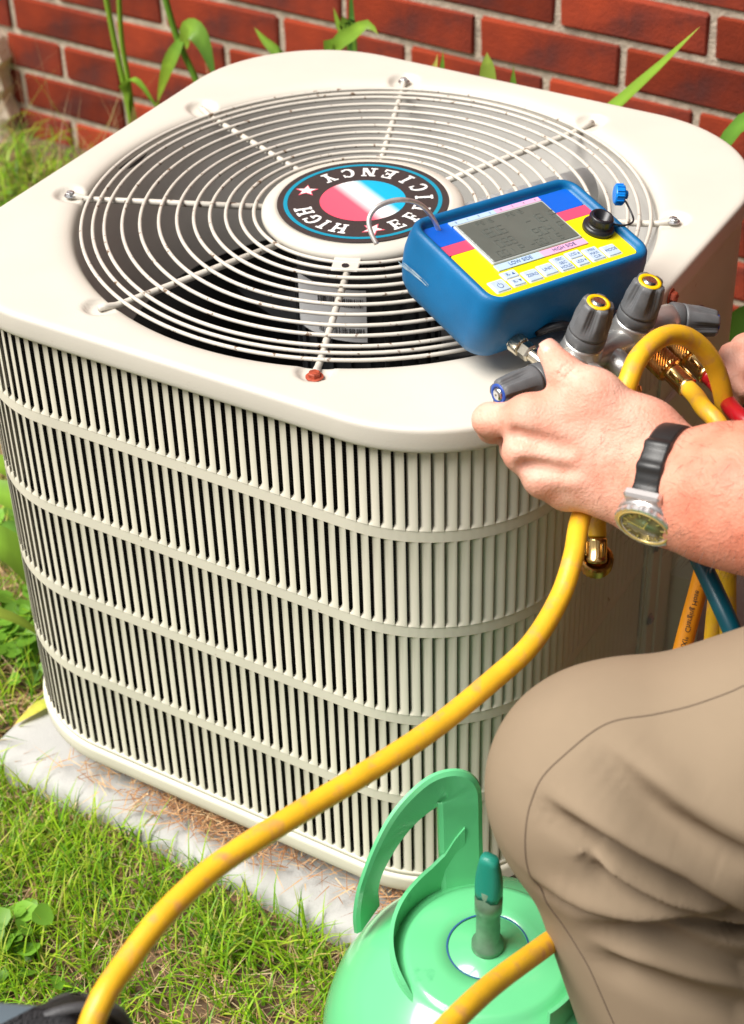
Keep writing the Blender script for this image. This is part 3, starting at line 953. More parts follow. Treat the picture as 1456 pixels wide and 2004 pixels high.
# black screw-thread port and its tethered blue cap
prt = mesh_obj('sensor_port', *lathe([(.0145, -.004), (.0145, .0010), (.0120, .0022), (.0105, .0024), (.0105, .0050), (.0112, .0055), (.0105, .0062), (.0112, .0068), (.0105, .0076), (.0112, .0083), (.0105, .0092), (.0112, .0100), (.0104, .0112), (.0100, .0118), (.0078, .0118), (.0074, .0040), (.002, .0036)], 28), M_dark, man)
prt.location = (.0715, -.0095, 0)
# hanging cord and cap: parts of the gauge
DM = Matrix.Translation(DO) @ DR.to_4x4()
DI = DM.inverted()
def loc3(p): return DI @ Vector(p)
cord = [(.0840, -.0130, .0015), (.0925, -.0210, .0035), (.1010, -.0215, .0060), (.1060, -.0125, .0080), (.1065, -.0015, .0130)]
mesh_obj('cap_cord', *tube(catmull(cord, 8), .0009, 6), M_dark, man)
mb = MB()
mb.add(*lathe([(.0076, -.0045), (.0086, -.0040), (.0090, -.0032), (.0090, .0032), (.0084, .0045), (.004, .0048), (.004, .0070), (.0032, .0078)], 16), at((.1050, .0060, .0150), (.80, -.55, .12)))
for k in range(12):
    a = 2 * math.pi * k / 12
    mb.add(*box(.0090 * math.cos(a), .0090 * math.sin(a), 0, .0014, .0014, .0062), at((.1050, .0060, .0150), (.80, -.55, .12)))
mb.obj('port_cap', M_capblue, man, False)

# aluminium valve block
mb = MB()
ax0, ax1 = Vector((-.066, -.1125, -.047)), Vector((.100, -.0985, -.047))
du = (ax1 - ax0).normalized()
mb.add(*lathe([(.0005, -.001), (.0125, 0), (.0142, .002), (.0148, .012), (.0140, .022), (.0125, .030), (.0120, .08), (.0122, .138), (.0140, .146), (.0152, .154), (.0148, .1645), (.012, .1665), (.0005, .167)], 28, False, False), at(ax0, du))
K1, K2 = Vector((-.0165, -.1020, 0)), Vector((.0475, -.0985, 0))
for K in (K1, K2):
    mb.add(*lathe([(.0215, -.064), (.0222, -.056), (.0200, -.046), (.0182, -.038), (.0176, -.033), (.0170, -.0305), (.010, -.0300)], 32), Matrix.Translation(K))
# webs joining the two valve bosses and the hose ports
for y, w in ((-.100, .030),):
    rings = []
    for x in np.linspace(-.0165, .0475, 9):
        ww = w * (1 - .30 * math.sin(math.pi * (x + .0165) / .064))
        rings.append([(x, y - ww / 2, -.060), (x, y + ww / 2, -.060), (x, y + ww / 2 - .002, -.0420), (x, y + ww / 2 - .005, -.0400), (x, y - ww / 2 + .005, -.0400), (x, y - ww / 2 + .002, -.0420)])
    mb.add(*loft(rings))
for x, y in ((.052, -.122), (.086, -.116), (-.020, -.128), (.014, -.124)):
    mb.add(*lathe([(.0105, -.022), (.0112, -.004), (.0112, .008), (.0095, .010)], 24), at((x, y, -.050), (0, -1, 0)))
# bracket plates to the housing
mb.add(*box(-.020, -.074, -.058, .060, .030, .004, .001)); mb.add(*box(.050, -.074, -.058, .040, .030, .004, .001))
blk = mb.obj('valve_block', M_alu, man)
# brass sight glass between the knobs
mb = MB()
mb.add(*lathe([(.0085, -.004), (.0085, .0012), (.0070, .0016), (.0064, .0008), (.0060, -.0030), (.0005, -.0032)], 24, False, True), Matrix.Translation((.0135, -.1010, -.0398)))
mb.obj('sight_glass', M_brass, man)
# knobs
def knob(p, z, x, ring_m, scale=1.0, L=.046):
    p = Vector(p); M = at(p, z, x)
    r0, r1 = .0170 * scale, .0118 * scale
    body = empty('valve_knob', p, frame_z(z, x).to_euler(), man)
    # lower band
    mesh_obj('knob_collar', *lathe([(r0 * .96, 0), (r0 * 1.0, .001), (r0 * 1.0, .0085), (r0 * .965, .0095), (r0 * .93, .0112)], 36), M_knobring, body)
    rings = []
    n = 120
    for t in np.linspace(0, 1, 15):
        zz = .0112 + (L - .0112) * t
        base = r0 * .985 + (r1 - r0 * .985) * t
        flute = max(0, min(1, (t - .12) / .35))
        ring = []
        for i in range(n):
            a = 2 * math.pi * i / n
            c = max(0, (math.cos(5 * a) + .25) / 1.25)
            dent = .0034 * scale * flute * (c ** 1.1)
            rib = .00045 * flute * math.cos(40 * a) if c > .2 and t < .95 else 0
            rr = base - dent + .0016 * scale * flute + rib
            if t > .96: rr -= .0008
            ring.append((rr * math.cos(a), rr * math.sin(a), zz))
        rings.append(ring)
    mesh_obj('knob_grip', *loft(rings), M_knob, body)
    mesh_obj('knob_ring', *lathe([(r1 * .86, L - .0004), (r1 * .86, L + .0006), (r1 * .60, L + .0009), (r1 * .58, L + .0002)], 32, False, False), ring_m, body)
    mesh_obj('knob_screw', *lathe([(r1 * .56, L - .0004), (r1 * .54, L + .0008), (r1 * .40, L + .0022), (r1 * .18, L + .0026), (.0002, L + .0018)], 24, False, True), M_chrome, body)
    return body
knob(K1 + Vector((0, 0, -.0300)), (0, 0, 1), (1, 0, 0), M_kyel, 1.02, .0415)
knob(K2 + Vector((0, 0, -.0300)), (0, 0, 1), (.8, .6, 0), M_kyel, 1.02, .0415)
knob(Vector((-.0665, -.1128, -.0465)), (-.99, .04, -.02), (0, 0, 1), M_kblue, .90, .0490)
knob(Vector((.0985, -.0975, -.0470)), (.86, -.52, .0), (0, 0, 1), M_kblue, .90, .0440)
# nickel unions between housing and block
for x0, y0, x1, y1 in ((-.0560, -.056, -.0520, -.098), (.044, -.056, .046, -.092)):
    p0, p1 = Vector((x0, y0, -.050)), Vector((x1, y1, -.048))
    mb = MB(); M = at(p0, p1 - p0)
    mb.add(*lathe([(.0075, 0), (.0078, .004), (.0070, .006)], 24, True, False, ), M)
    mb.add(*lathe([(.0082, .005), (.0088, .006), (.0088, .014), (.0082, .015)], 36, True, True, (0, 3, .0003)), M)
    hexa = [[(rr * math.cos(i * math.pi / 3), rr * math.sin(i * math.pi / 3), z) for i in range(6)] for rr, z in ((.0072, .015), (.0082, .0165), (.0082, .024), (.0070, .026))]
    mb.add(*loft(hexa), M)
    mb.add(*lathe([(.0058, .026), (.0058, .040), (.0066, .042), (.0066, .050)], 20), M)
    mb.obj('nickel_union', M_nickel, man, False)
# brand-coloured round badge on the bracket and a black service tube
mb = MB(); mb.add(*lathe([(.0068, -.0558), (.0068, -.0550), (.0004, -.0548)], 20), Matrix.Translation((-.0345, -.0790, 0)))
bd = mb.obj('round_badge', M_kblue, man, False)
mb = MB(); mb.add(*lathe([(.0052, -.0546), (.0030, -.0544)], 20, False, False), Matrix.Translation((-.0345, -.0790, 0)))
mb.obj('badge_ring', M_kyel, bd, False)
mesh_obj('sensor_tube', *tube(catmull([(-.030, -.060, -.050), (-.012, -.070, -.040), (.006, -.074, -.046), (.030, -.066, -.050)], 6), .0042, 12), M_dark, man)
# wire hanging hook behind the housing
hp = [(.1584, -.2414, .775), (.1515, -.2385, .7829), (.1469, -.2337, .7915), (.1489, -.2259, .7988), (.1559, -.2123, .8009), (.1645, -.2014, .7989), (.1715, -.190, .7911), (.1775, -.1817, .778), (.1815, -.1747, .760), (.186, -.168, .735)]
mesh_obj('hanging_hook', *tube([loc3(p) for p in catmull(hp, 8)], .0022, 12), M_wire, man)
# small brass service port under the block
mb = MB()
mb.add(*lathe([(.0062, 0), (.0062, .008), (.0074, .0085), (.0074, .013), (.0060, .0135), (.0060, .026), (.0050, .028)], 24, True, True, (4, 5, .0003)), at((.030, -.128, -.068), (-.05, -.75, -.65)))
mb.obj('service_port', M_brass, man, False)

# ------------------------------------------------------------------ hoses (each with brass ends)
def brass_end(parent, p, d, nut=True, crimp=True, s_=1.0):
    """knurled nut then hexagonal crimp, pointing along d from p; returns the hose start"""
    M = at(p, d)
    off = 0
    if nut:
        prof = [(.0085, 0), (.0112, .001)] + [(.0120, .002 + .0015 * i) for i in range(13)] + [(.0112, .0222), (.0088, .0232), (.0070, .0240)]
        v, f = lathe([(r * s_, z * s_) for r, z in prof], 44, True, True, (2, 14, .00042))
        mb = MB(); mb.add(v, f, M); mb.obj('knurled_nut', M_brass, parent, False)
        off = .0225 * s_
    if crimp:
        prof = [(.0074, 0), (.0086, .0020), (.0090, .0030), (.0090, .0185), (.0094, .0190), (.0094, .0225), (.0086, .0232)]
        mb = MB(); ringsx = []
        for r, z in prof:
            ringsx.append([((r if z > .0187 or z < .0025 else r * (.93 + .07 * abs(math.cos(3 * 2 * math.pi * i / 36)) )) * s_ * math.cos(2 * math.pi * i / 36), (r if z > .0187 or z < .0025 else r * (.93 + .07 * abs(math.cos(3 * 2 * math.pi * i / 36)))) * s_ * math.sin(2 * math.pi * i / 36), off + z * s_) for i in range(36)])
        mb.add(*loft(ringsx), M)
        for k in range(3):
            a = 2 * math.pi * k / 3 + .5
            mb.add(*box(.0089 * s_ * math.cos(a), .0089 * s_ * math.sin(a), off + .0105 * s_, .0012, .0062, .013 * s_, .0005), M @ Matrix.Rotation(0, 4, 'Z'))
        mb.obj('crimp_sleeve', M_brasslight, parent, True)
        off += .0225 * s_
    return Vector(p) + Vector(d).normalized() * off

def hose_thing(name, label, path, r, m, group='refrigerant hoses'):
    base = Vector(path[-1])
    o = mesh_obj(name, *tube(catmull(path, 10), r, 18), m)
    tag(o, label, 'hose', group)
    return o
hoseA = [(.4766, -.2067, .3962), (.4592, -.1652, .5534), (.4497, -.1556, .6202), (.4454, -.1626, .6648), (.4345, -.1676, .6997), (.4184, -.183, .7267), (.406, -.2087, .7395), (.4012, -.2483, .7399), (.4030, -.2780, .7240), (.3960, -.2870, .6898), (.3917, -.2990, .652), (.3961, -.3347, .6338),
         (.4072, -.369, .6259), (.412, -.402, .6105), (.4116, -.449, .5995), (.4017, -.4968, .5944), (.3856, -.5615, .5909), (.3641, -.6264, .5912), (.3438, -.6878, .5944), (.3262, -.7425, .595), (.3193, -.7913, .5949), (.3176, -.8344, .5891), (.3196, -.8674, .584), (.3207, -.895, .5593)]
hoseA = [(.50, -.19, .03), (.492, -.20, .20)] + hoseA
hose_thing('yellow_hose', 'long yellow hose arching over the valves and down to the black machine', hoseA, .0083, M_hose)
# yellow and red hoses on the knurled brass fittings
def dl(p): return DM @ Vector(p)
def dv(p): return DR @ Vector(p)
pB0 = dl((.0525, -.126, -.050)); dB = dv((.0, -1, -.03))
pathB0 = [pB0 + dB * .045, pB0 + dB * .060, Vector((.4400, -.1980, .6790)), Vector((.458, -.205, .674)), Vector((.473, -.211, .6574)), Vector((.479, -.2029, .5967)), Vector((.4788, -.203, .5308)), Vector((.4921, -.2209, .4687)), Vector((.5103, -.2432, .3981)), Vector((.53, -.25, .20)), Vector((.56, -.24, .02))]
pB0e = dl((.0525, -.126, -.050))
pathB = [pB0e + dB.normalized() * .044, Vector((.4326, -.1944, .6795)) * .3 + (pB0e + dB * .056) * .7] + [Vector(p) for p in ((.4400, -.1950, .6730), (.4580, -.2061, .6690), (.472, -.212, .6504), (.479, -.2029, .5967), (.4788, -.203, .5308), (.4921, -.2209, .4687), (.5103, -.2432, .3981), (.53, -.25, .20), (.56, -.24, .02))]
hb = hose_thing('yellow_hose', 'yellow hose screwed to the nearer knurled brass nut beside the red hose', pathB, .0076, M_hose)
brass_end(hb, pB0e, dB)
pR = dl((.0860, -.122, -.050)); dRr = dv((-.10, -1, -.02))
pathR = [pR + dRr.normalized() * .044, pR + dRr.normalized() * .060, Vector((.4632, -.1822, .6680)), Vector((.500, -.2009, .667)), Vector((.5492, -.2250, .672)), Vector((.62, -.24, .60)), Vector((.66, -.22, .40)), Vector((.68, -.20, .02))]
hr = hose_thing('red_hose', 'glossy red hose with a brass end running off to the right', pathR, .0074, M_hosered)
brass_end(hr, pR, dRr)
hose_thing('teal_hose', 'dark teal blue hose hanging below the wristwatch', [(.395, -.215, .655), (.4139, -.2173, .6255), (.4465, -.2466, .6033), (.4717, -.2722, .5904), (.4957, -.2889, .5717), (.5259, -.3089, .5451), (.5649, -.3291, .4956), (.61, -.33, .30), (.63, -.30, .02)], .0080, M_hoseblue)
ho = hose_thing('orange_hose', 'shaded orange charging hose with black print beside the corner post', [(.43, -.125, .60), (.4414, -.1388, .5292), (.4461, -.1617, .5005), (.4463, -.1783, .4653), (.4465, -.2017, .4225), (.4491, -.2308, .3719), (.46, -.26, .25), (.47, -.27, .02)], .0085, M_hoseo)
# short hose with a hanging knurled end
ps = [(.4028, -.2309, .684), (.4179, -.2355, .6767), (.4267, -.2417, .6555), (.4119, -.2645, .6337), (.4000, -.2870, .6260), (.3965, -.2991, .6123), (.4003, -.307, .6008)]
hsx = hose_thing('yellow_hose', 'short yellow hose behind the wrist ending in a dangling brass nut', ps, .0076, M_hose)
dH = Vector((.22, -.42, -.88)).normalized()
e1 = brass_end(hsx, ps[-1], dH, False, True, .92)
mb = MB()
prof = [(.0010, .0075), (.0060, .0070), (.0088, .0045), (.0104, .0008), (.0116, 0), (.0128, .0012)] + [(.0136, .0026 + .0014 * i) for i in range(9)] + [(.0126, .0160), (.0098, .0195), (.0040, .0212), (.0005, .0214)]
v, f = lathe(prof, 48, False, True, (6, 14, .0004))
mb.add(v, f, at(e1 - dH * .004, (-.22, .40, -.89)))
mb.obj('knurled_nut', M_brass, hsx, False)
e0 = Vector(ps[0]); mb = MB()
# hose across the green cylinder
ht = [(.62, -.40, .34), (.5433, -.4600, .37), (.5033, -.4935, .3877), (.4981, -.5512, .4259), (.4964, -.6103, .4601), (.4916, -.6656, .4842), (.4898, -.7216, .5054), (.4834, -.7788, .5121), (.4526, -.843, .4947), (.42, -.92, .40), (.40, -1.0, .20), (.42, -1.05, .02)]
hose_thing('yellow_hose', 'yellow hose crossing in front of the green cylinder below the knee', ht, .0083, M_hose)

# print on the loop of the long yellow hose
def print_on(owner, P0, P1, txt, size, rad, toward):
    axis = (P0 - P1).normalized()
    nrm = (toward - axis * toward.dot(axis)).normalized(); side_ = nrm.cross(axis)
    v, f = text_geo(txt, size)
    mid_ = (P0 + P1) / 2
    mb = MB(); mb.add([mid_ + axis * x + (nrm * math.cos(y / rad) - side_ * math.sin(y / rad)) * rad * 1.045 for x, y, z in v], f)
    o = mb.obj('hose_print', M_ink, owner); o['kind'] = 'stuff'
loop_hose = bpy.data.objects['yellow_hose']
print_on(loop_hose, Vector((.4440, -.1600, .6600)), Vector((.4485, -.1566, .6350)), 'CHARGING', .0062, .0083, Vector((.25, -.9, .2)))
# print on the orange hose
mb = MB()
P0, P1 = Vector((.4463, -.1783, .4653)), Vector((.4464, -.1900, .4438))
axis = (P0 - P1).normalized()
camdir = (Vector(cam_o.location) - P0).normalized()
nrm = (camdir - axis * camdir.dot(axis)).normalized()
side = nrm.cross(axis)
v, f = text_geo('MAXI*  Charging Hose  *  600 PSI', .0066, 'CENTER')
mid = (P0 + P1) / 2
vv = []
for x, y, z in v:
    ang = y / .0085
    vv.append(mid + axis * x + (nrm * math.cos(ang) + side * -math.sin(ang)) * .0089)
mb.add(vv, f)
mb.obj('hose_print', M_ink, ho, False)

# ------------------------------------------------------------------ green refrigerant cylinder
tank = empty('refrigerant_cylinder', (.428, -.545, .012))
tag(tank, 'glossy green refrigerant cylinder with pressed handle and brass valve', 'gas cylinder')
prof = [(.05, 0), (.09, .002), (.112, .014), (.122, .035), (.1245, .06), (.1245, .132), (.1255, .136), (.1255, .140), (.1245, .144), (.1245, .205), (.1225, .226), (.117, .246), (.107, .266), (.093, .283), (.077, .296), (.066, .303), (.062, .3055), (.060, .3085), (.056, .3095), (.040, .311), (.0295, .3118), (.0290, .3108), (.0282, .3118), (.0005, .313)]
mesh_obj('tank_body', *lathe(prof, 72, True, False), M_green, tank)
v, f = disc(.0288, .0300, .3124, 48)
mesh_obj('tank_ring', v, f, M_inkblue, tank, False)
def band3(cent, w, th, name):
    """ribbon in the (angle, height) surface: cent list of (deg, z, R); w half-width along the sheet"""
    P = catmull([(a, .285 + (z - .285) * .67 if z > .285 else z, r) for a, z, r in cent], 10)
    pos = lambda a, z, r: Vector((r * math.cos(R(a)), r * math.sin(R(a)), z))
    rings = []
    for i in range(len(P)):
        a, z, r = P[i]
        a0, z0, r0 = P[max(0, i - 1)]; a1, z1, r1 = P[min(len(P) - 1, i + 1)]
        t = Vector((R(a1 - a0) * r, z1 - z0)); t.normalize()
        n2 = Vector((-t.y, t.x))
        ww = w[0] + (w[1] - w[0]) * i / (len(P) - 1) if isinstance(w, tuple) else w
        ring = []
        for q, e, rd in ((-1, -.5, .0022), (-1, .5, .0022), (-.82, .5, 0), (.82, .5, 0), (1, .5, .0022), (1, -.5, .0022), (.82, -.5, 0), (-.82, -.5, 0)):
            ring.append(pos(a + math.degrees(n2.x * ww * q / r), z + n2.y * ww * q, r + th * e + rd))
        rings.append(ring)
    return loft(rings)
def collar(parent, turn, full=True):
    mb = MB()
    M = Matrix.Rotation(R(turn), 4, 'Z')
    if full:
        mb.add(*band3([(133, .290, .068), (133, .33, .074), (133, .38, .078), (133, .420, .080), (133.6, .438, .081), (137, .448, .081), (144, .447, .083), (153, .436, .085), (162, .419, .088), (169, .399, .091), (175, .372, .095), (179, .342, .099), (180.5, .312, .101), (180, .285, .101)], .0165, .0026, 'h'), M)
    # low wall with its top edge falling towards the front
    rings = []
    for t in np.linspace(0, 1, 40):
        a = 131 + (252 - 131) * t
        zt_ = np.interp(a, [131, 137, 143, 152, 165, 185, 215, 235, 252], [.357, .347, .334, .327, .323, .320, .315, .310, .298])
        zb = .288
        if not full: zt_ = min(zt_, .322)
        rr = np.interp(a, [131, 150, 175, 252], [.076, .074, .072, .066])
        c, s_ = math.cos(R(a)), math.sin(R(a))
        rings.append([((rr - .0015) * c, (rr - .0015) * s_, zb), ((rr + .0015) * c, (rr + .0015) * s_, zb), ((rr + .0015) * c, (rr + .0015) * s_, zt_), ((rr - .0015) * c, (rr - .0015) * s_, zt_)])
    mb.add(*loft(rings), M)
    # stiffening rib
    return mb.obj('carry_handle', M_green, parent, False)
collar(tank, 0)
collar(tank, 200, False)
vl = mesh_obj('valve_stem', *lathe([(.0120, .311), (.0118, .318), (.0088, .321), (.0086, .350), (.0098, .352), (.0100, .366), (.0070, .368), (.0070, .375), (.003, .376)], 24), M_valve, tank)
rings = []
for t in np.linspace(0, 1, 8):
    w = .0088 - .0030 * t + .0016 * math.sin(math.pi * t); d = .0070 - .003 * t
    z = .367 + .040 * t
    rings.append([(x * w, y * d, z) for x, y in ((-1, -.6), (-.6, -1), (.6, -1), (1, -.6), (1, .6), (.6, 1), (-.6, 1), (-1, .6))])
mesh_obj('valve_handle', *loft(rings), M_teal, vl)
mesh_obj('weld_bump', *lathe([(.010, .296), (.009, .303), (.005, .308), (.001, .309)], 16), M_green, tank).location = (-.050, .012, 0)

# ------------------------------------------------------------------ recovery machine at the lower left corner
mach = empty('recovery_machine', (.235, -.965, 0), (0, 0, R(24)))
tag(mach, 'blue grey recovery machine with ribbed black rubber corner, cut off by the lower left corner', 'machine')
loops_obj('machine_body', [(.115, .085, .02, 0), (.12, .09, .022, .01), (.12, .09, .022, .50), (.114, .086, .024, .535), (.10, .074, .022, .548), (.05, .03, .015, .550)], M_mach, man.parent, True, True).parent = mach
rings = []
for t in np.linspace(0, 1, 15):
    a = R(-30 + 150 * t)
    rings.append(None)
mb = MB()
for k, (z, e) in enumerate(((.30, .004), (.42, .010), (.50, .014), (.545, .012), (.572, .0), (.585, -.018), (.590, -.05))): pass
rr_ = []
for z, e in ((.26, .003), (.30, .008), (.40, .010), (.415, .006), (.43, .012), (.50, .014), (.512, .008), (.526, .014), (.546, .011), (.562, .004), (.574, -.008), (.581, -.024), (.584, -.045)):
    hw, hh, r = .021 + e, .088 + e, .020
    rr_.append([(.092 + x, y, z - .018) for x, y in rrect(hw, hh, r, 7)])
mb.add(*loft(rr_, True, True))
bump_o = mb.obj('rubber_bumper', M_bumper, mach)
mb = MB()
for k in range(4):
    y = -.02 + .028 * k
    mb.add(*tube(catmull([(.092 + x, y + .35 * x, z) for x, z in ((-.0345, .46), (-.0345, .52), (-.029, .546), (-.012, .561), (.012, .561), (.029, .546), (.0345, .52), (.0345, .46))], 5), .0042, 8))
mb.obj('bumper_rib', M_bumper, bump_o)
mb = MB()
mb.add(*tube(catmull([(-.10, -.045, .545), (-.095, -.045, .58), (-.06, -.045, .598), (.0, -.045, .600), (.04, -.045, .592), (.06, -.045, .565)], 8), .012, 14))
mb.obj('machine_handle', M_mach, mach)

# ------------------------------------------------------------------ signed distance modelling for the man
class SDF:
    def __init__(s, xs, ys, zs):
        s.xs, s.ys, s.zs = [np.asarray(a, np.float32) for a in (xs, ys, zs)]
        s.D = np.full((len(xs), len(ys), len(zs)), .5, np.float32)
    def _sub(s, lo, hi):
        sl = []
        for a, l, h in zip((s.xs, s.ys, s.zs), lo, hi):
            i0 = max(0, int(np.searchsorted(a, l)) - 2); i1 = min(len(a), int(np.searchsorted(a, h)) + 2)
            sl.append(slice(i0, i1))
        return tuple(sl)
    def _apply(s, sl, d, k, op):
        A = s.D[sl]
        if op == 'u':
            h = np.maximum(k - np.abs(A - d), 0) / k
            s.D[sl] = np.minimum(A, d) - h * h * k * .25
        else:
            h = np.maximum(k - np.abs(A + d), 0) / k
            s.D[sl] = np.maximum(A, -d) + h * h * k * .25
    def cap(s, a, b, ra, rb=None, k=.006, op='u'):
        a = np.asarray(a[:3], np.float32); b = np.asarray(b[:3], np.float32); rb = ra if rb is None else rb
        m = max(ra, rb) + k + .012
        sl = s._sub(np.minimum(a, b) - m, np.maximum(a, b) + m)
        X = s.xs[sl[0]][:, None, None]; Y = s.ys[sl[1]][None, :, None]; Z = s.zs[sl[2]][None, None, :]
        ab = b - a; L = float(ab @ ab) + 1e-12
        h = np.clip(((X - a[0]) * ab[0] + (Y - a[1]) * ab[1] + (Z - a[2]) * ab[2]) / L, 0, 1)
        d = np.sqrt((X - a[0] - ab[0] * h) ** 2 + (Y - a[1] - ab[1] * h) ** 2 + (Z - a[2] - ab[2] * h) ** 2) - (ra + (rb - ra) * h)
        s._apply(sl, d, k, op)
    def ell(s, c, rad, M=None, k=.006, op='u'):
        c = np.asarray(c, np.float32); rad = np.asarray(rad, np.float32); m = float(rad.max()) + k + .012
        sl = s._sub(c - m, c + m)
        P = np.stack(np.meshgrid(s.xs[sl[0]] - c[0], s.ys[sl[1]] - c[1], s.zs[sl[2]] - c[2], indexing='ij'), -1)
        if M is not None: P = P @ np.asarray(M, np.float32)
        q = np.sqrt(((P / rad) ** 2).sum(-1)); q2 = np.sqrt(((P / rad ** 2) ** 2).sum(-1))
        s._apply(sl, q * (q - 1) / np.maximum(q2, 1e-6), k, op)
    def mesh(s, smooth=0):
        D = s.D; S = D < 0
        c8 = [S[i:i + D.shape[0] - 1, j:j + D.shape[1] - 1, k:k + D.shape[2] - 1] for i in (0, 1) for j in (0, 1) for k in (0, 1)]
        tot = sum(c.astype(np.int8) for c in c8)
        act = np.argwhere((tot > 0) & (tot < 8))
        idx = np.full(tot.shape, -1, np.int32); idx[tuple(act.T)] = np.arange(len(act))
        off = [(i, j, k) for i in (0, 1) for j in (0, 1) for k in (0, 1)]
        val = np.stack([D[act[:, 0] + o[0], act[:, 1] + o[1], act[:, 2] + o[2]] for o in off], 1)
        acc = np.zeros((len(act), 3)); num = np.zeros(len(act))
        for p in range(8):
            for q in range(p + 1, 8):
                dif = [off[q][t] - off[p][t] for t in range(3)]
                if sum(abs(x) for x in dif) != 1: continue
                cr = (val[:, p] < 0) != (val[:, q] < 0)
                t = np.where(cr, val[:, p] / (val[:, p] - val[:, q] + 1e-12), 0)
                acc += np.where(cr[:, None], np.array(off[p])[None] + t[:, None] * np.array(dif)[None], 0); num += cr
        fr = acc / num[:, None]
        V = np.stack([ax[act[:, t]] + (ax[act[:, t] + 1] - ax[act[:, t]]) * fr[:, t] for t, ax in enumerate((s.xs, s.ys, s.zs))], 1)
        F = []
        for axis in range(3):
            sa = [slice(None)] * 3; sb = [slice(None)] * 3
            sa[axis] = slice(0, -1); sb[axis] = slice(1, None)
            A, B = S[tuple(sa)], S[tuple(sb)]
            e = np.argwhere(A != B)
            u, w = (axis + 1) % 3, (axis + 2) % 3
            e = e[(e[:, u] > 0) & (e[:, w] > 0) & (e[:, u] < D.shape[u] - 1) & (e[:, w] < D.shape[w] - 1)]
            ins = A[tuple(e.T)]
            def g(du_, dw_):
                q = e.copy(); q[:, u] -= du_; q[:, w] -= dw_; return idx[tuple(q.T)]
            Q = np.stack([g(1, 1), g(0, 1), g(0, 0), g(1, 0)], 1)
            Q[~ins] = Q[~ins][:, ::-1]
            F.append(Q)
        F = np.concatenate(F)
        if smooth:
            E = np.concatenate([F[:, [0, 1]], F[:, [1, 2]], F[:, [2, 3]], F[:, [3, 0]]])
            for _ in range(smooth):
                acc = np.zeros_like(V); n = np.zeros(len(V))
                np.add.at(acc, E[:, 0], V[E[:, 1]]); np.add.at(n, E[:, 0], 1)
                np.add.at(acc, E[:, 1], V[E[:, 0]]); np.add.at(n, E[:, 1], 1)
                V = V * .5 + .5 * acc / np.maximum(n, 1)[:, None]
        return V, F

def np_obj(name, V, F, m, parent=None):
    me = bpy.data.meshes.new(name)
    me.vertices.add(len(V)); me.vertices.foreach_set('co', np.asarray(V, np.float32).ravel())
    me.loops.add(F.size); me.loops.foreach_set('vertex_index', F.ravel().astype(np.int32))
    me.polygons.add(len(F)); me.polygons.foreach_set('loop_start', np.arange(0, F.size, 4, dtype=np.int32))
    me.polygons.foreach_set('use_smooth', np.ones(len(F), bool))
    me.update(calc_edges=True); me.validate()
    me.materials.append(m)
    return link(bpy.data.objects.new(name, me), parent)

def grade(*segs):
    """axis samples: (start, end, step) pieces joined"""
    out = []
    for a, b, h in segs:
        n = max(1, int(round((b - a) / h)))
        out += list(a + (b - a) * np.arange(n) / n)
    out.append(segs[-1][1])
    return out

HIP_L, HIP_R = (.84, -.31, .60), (.88, -.06, .56)
KNEE_L, ANK_L = (.508, -.520, .5574), (.6931, -.5558, .11)
KNEE_R, ANK_R = (.74, .10, .10), (1.13, .10, .08)
SH_L, SH_R, NECK, HEAD = (.655, -.37, 1.00), (.635, .03, 1.00), (.62, -.17, 1.07), (.56, -.16, 1.22)
ELB_L, ELB_R = (.735, -.340, .735), (.68, .12, .74)

H = {'wrA': (0.4466, -0.3051, 0.6946, 0.0245), 'wrB': (0.448, -0.3201, 0.6606, 0.023), 'cI': (0.4233, -0.3067, 0.7008, 0.0206), 'cM': (0.4266, -0.3151, 0.6892, 0.0218), 'cR': (0.4263, -0.3217, 0.6737, 0.0207), 'cL': (0.4203, -0.323, 0.66, 0.0168), 'mI': (0.3464, -0.3289, 0.7126, 0.0144), 'mM': (0.3491, -0.3411, 0.6889, 0.014), 'mR': (0.3667, -0.3401, 0.6696, 0.0137), 'mL': (0.3817, -0.3295, 0.6545, 0.0121), 'tC': (0.431, -0.2996, 0.7115, 0.0197), 'tM': (0.3907, -0.3046, 0.7339, 0.017), 'tI': (0.3615, -0.302, 0.7454, 0.0123), 'tT': (0.3453, -0.2936, 0.7527, 0.0092), 'pI': (0.3105, -0.3269, 0.6983, 0.0134), 'dI': (0.3047, -0.3116, 0.6782, 0.0111), 'eI': (0.3085, -0.2979, 0.666, 0.0092), 'pM': (0.3283, -0.314, 0.6674, 0.0123), 'dM': (0.3336, -0.2879, 0.6682, 0.0108), 'eM': (0.343, -0.2745, 0.6733, 0.0092), 'pR': (0.3468, -0.3133, 0.6505, 0.012), 'dR': (0.3481, -0.2834, 0.655, 0.0104), 'eR': (0.3534, -0.2714, 0.6646, 0.0088), 'pL': (0.3651, -0.3075, 0.6378, 0.0103), 'dL': (0.3639, -0.2815, 0.6412, 0.0088), 'eL': (0.3674, -0.2706, 0.651, 0.0075), 'f1': (0.4639, -0.3242, 0.6862, 0.0359), 'f2': (0.4928, -0.3247, 0.6905, 0.0463), 'f3': (0.5233, -0.3252, 0.6969, 0.0526), 'f4': (0.5873, -0.3244, 0.6998, 0.0522)}
H = {k: np.array(v) for k, v in H.items()}

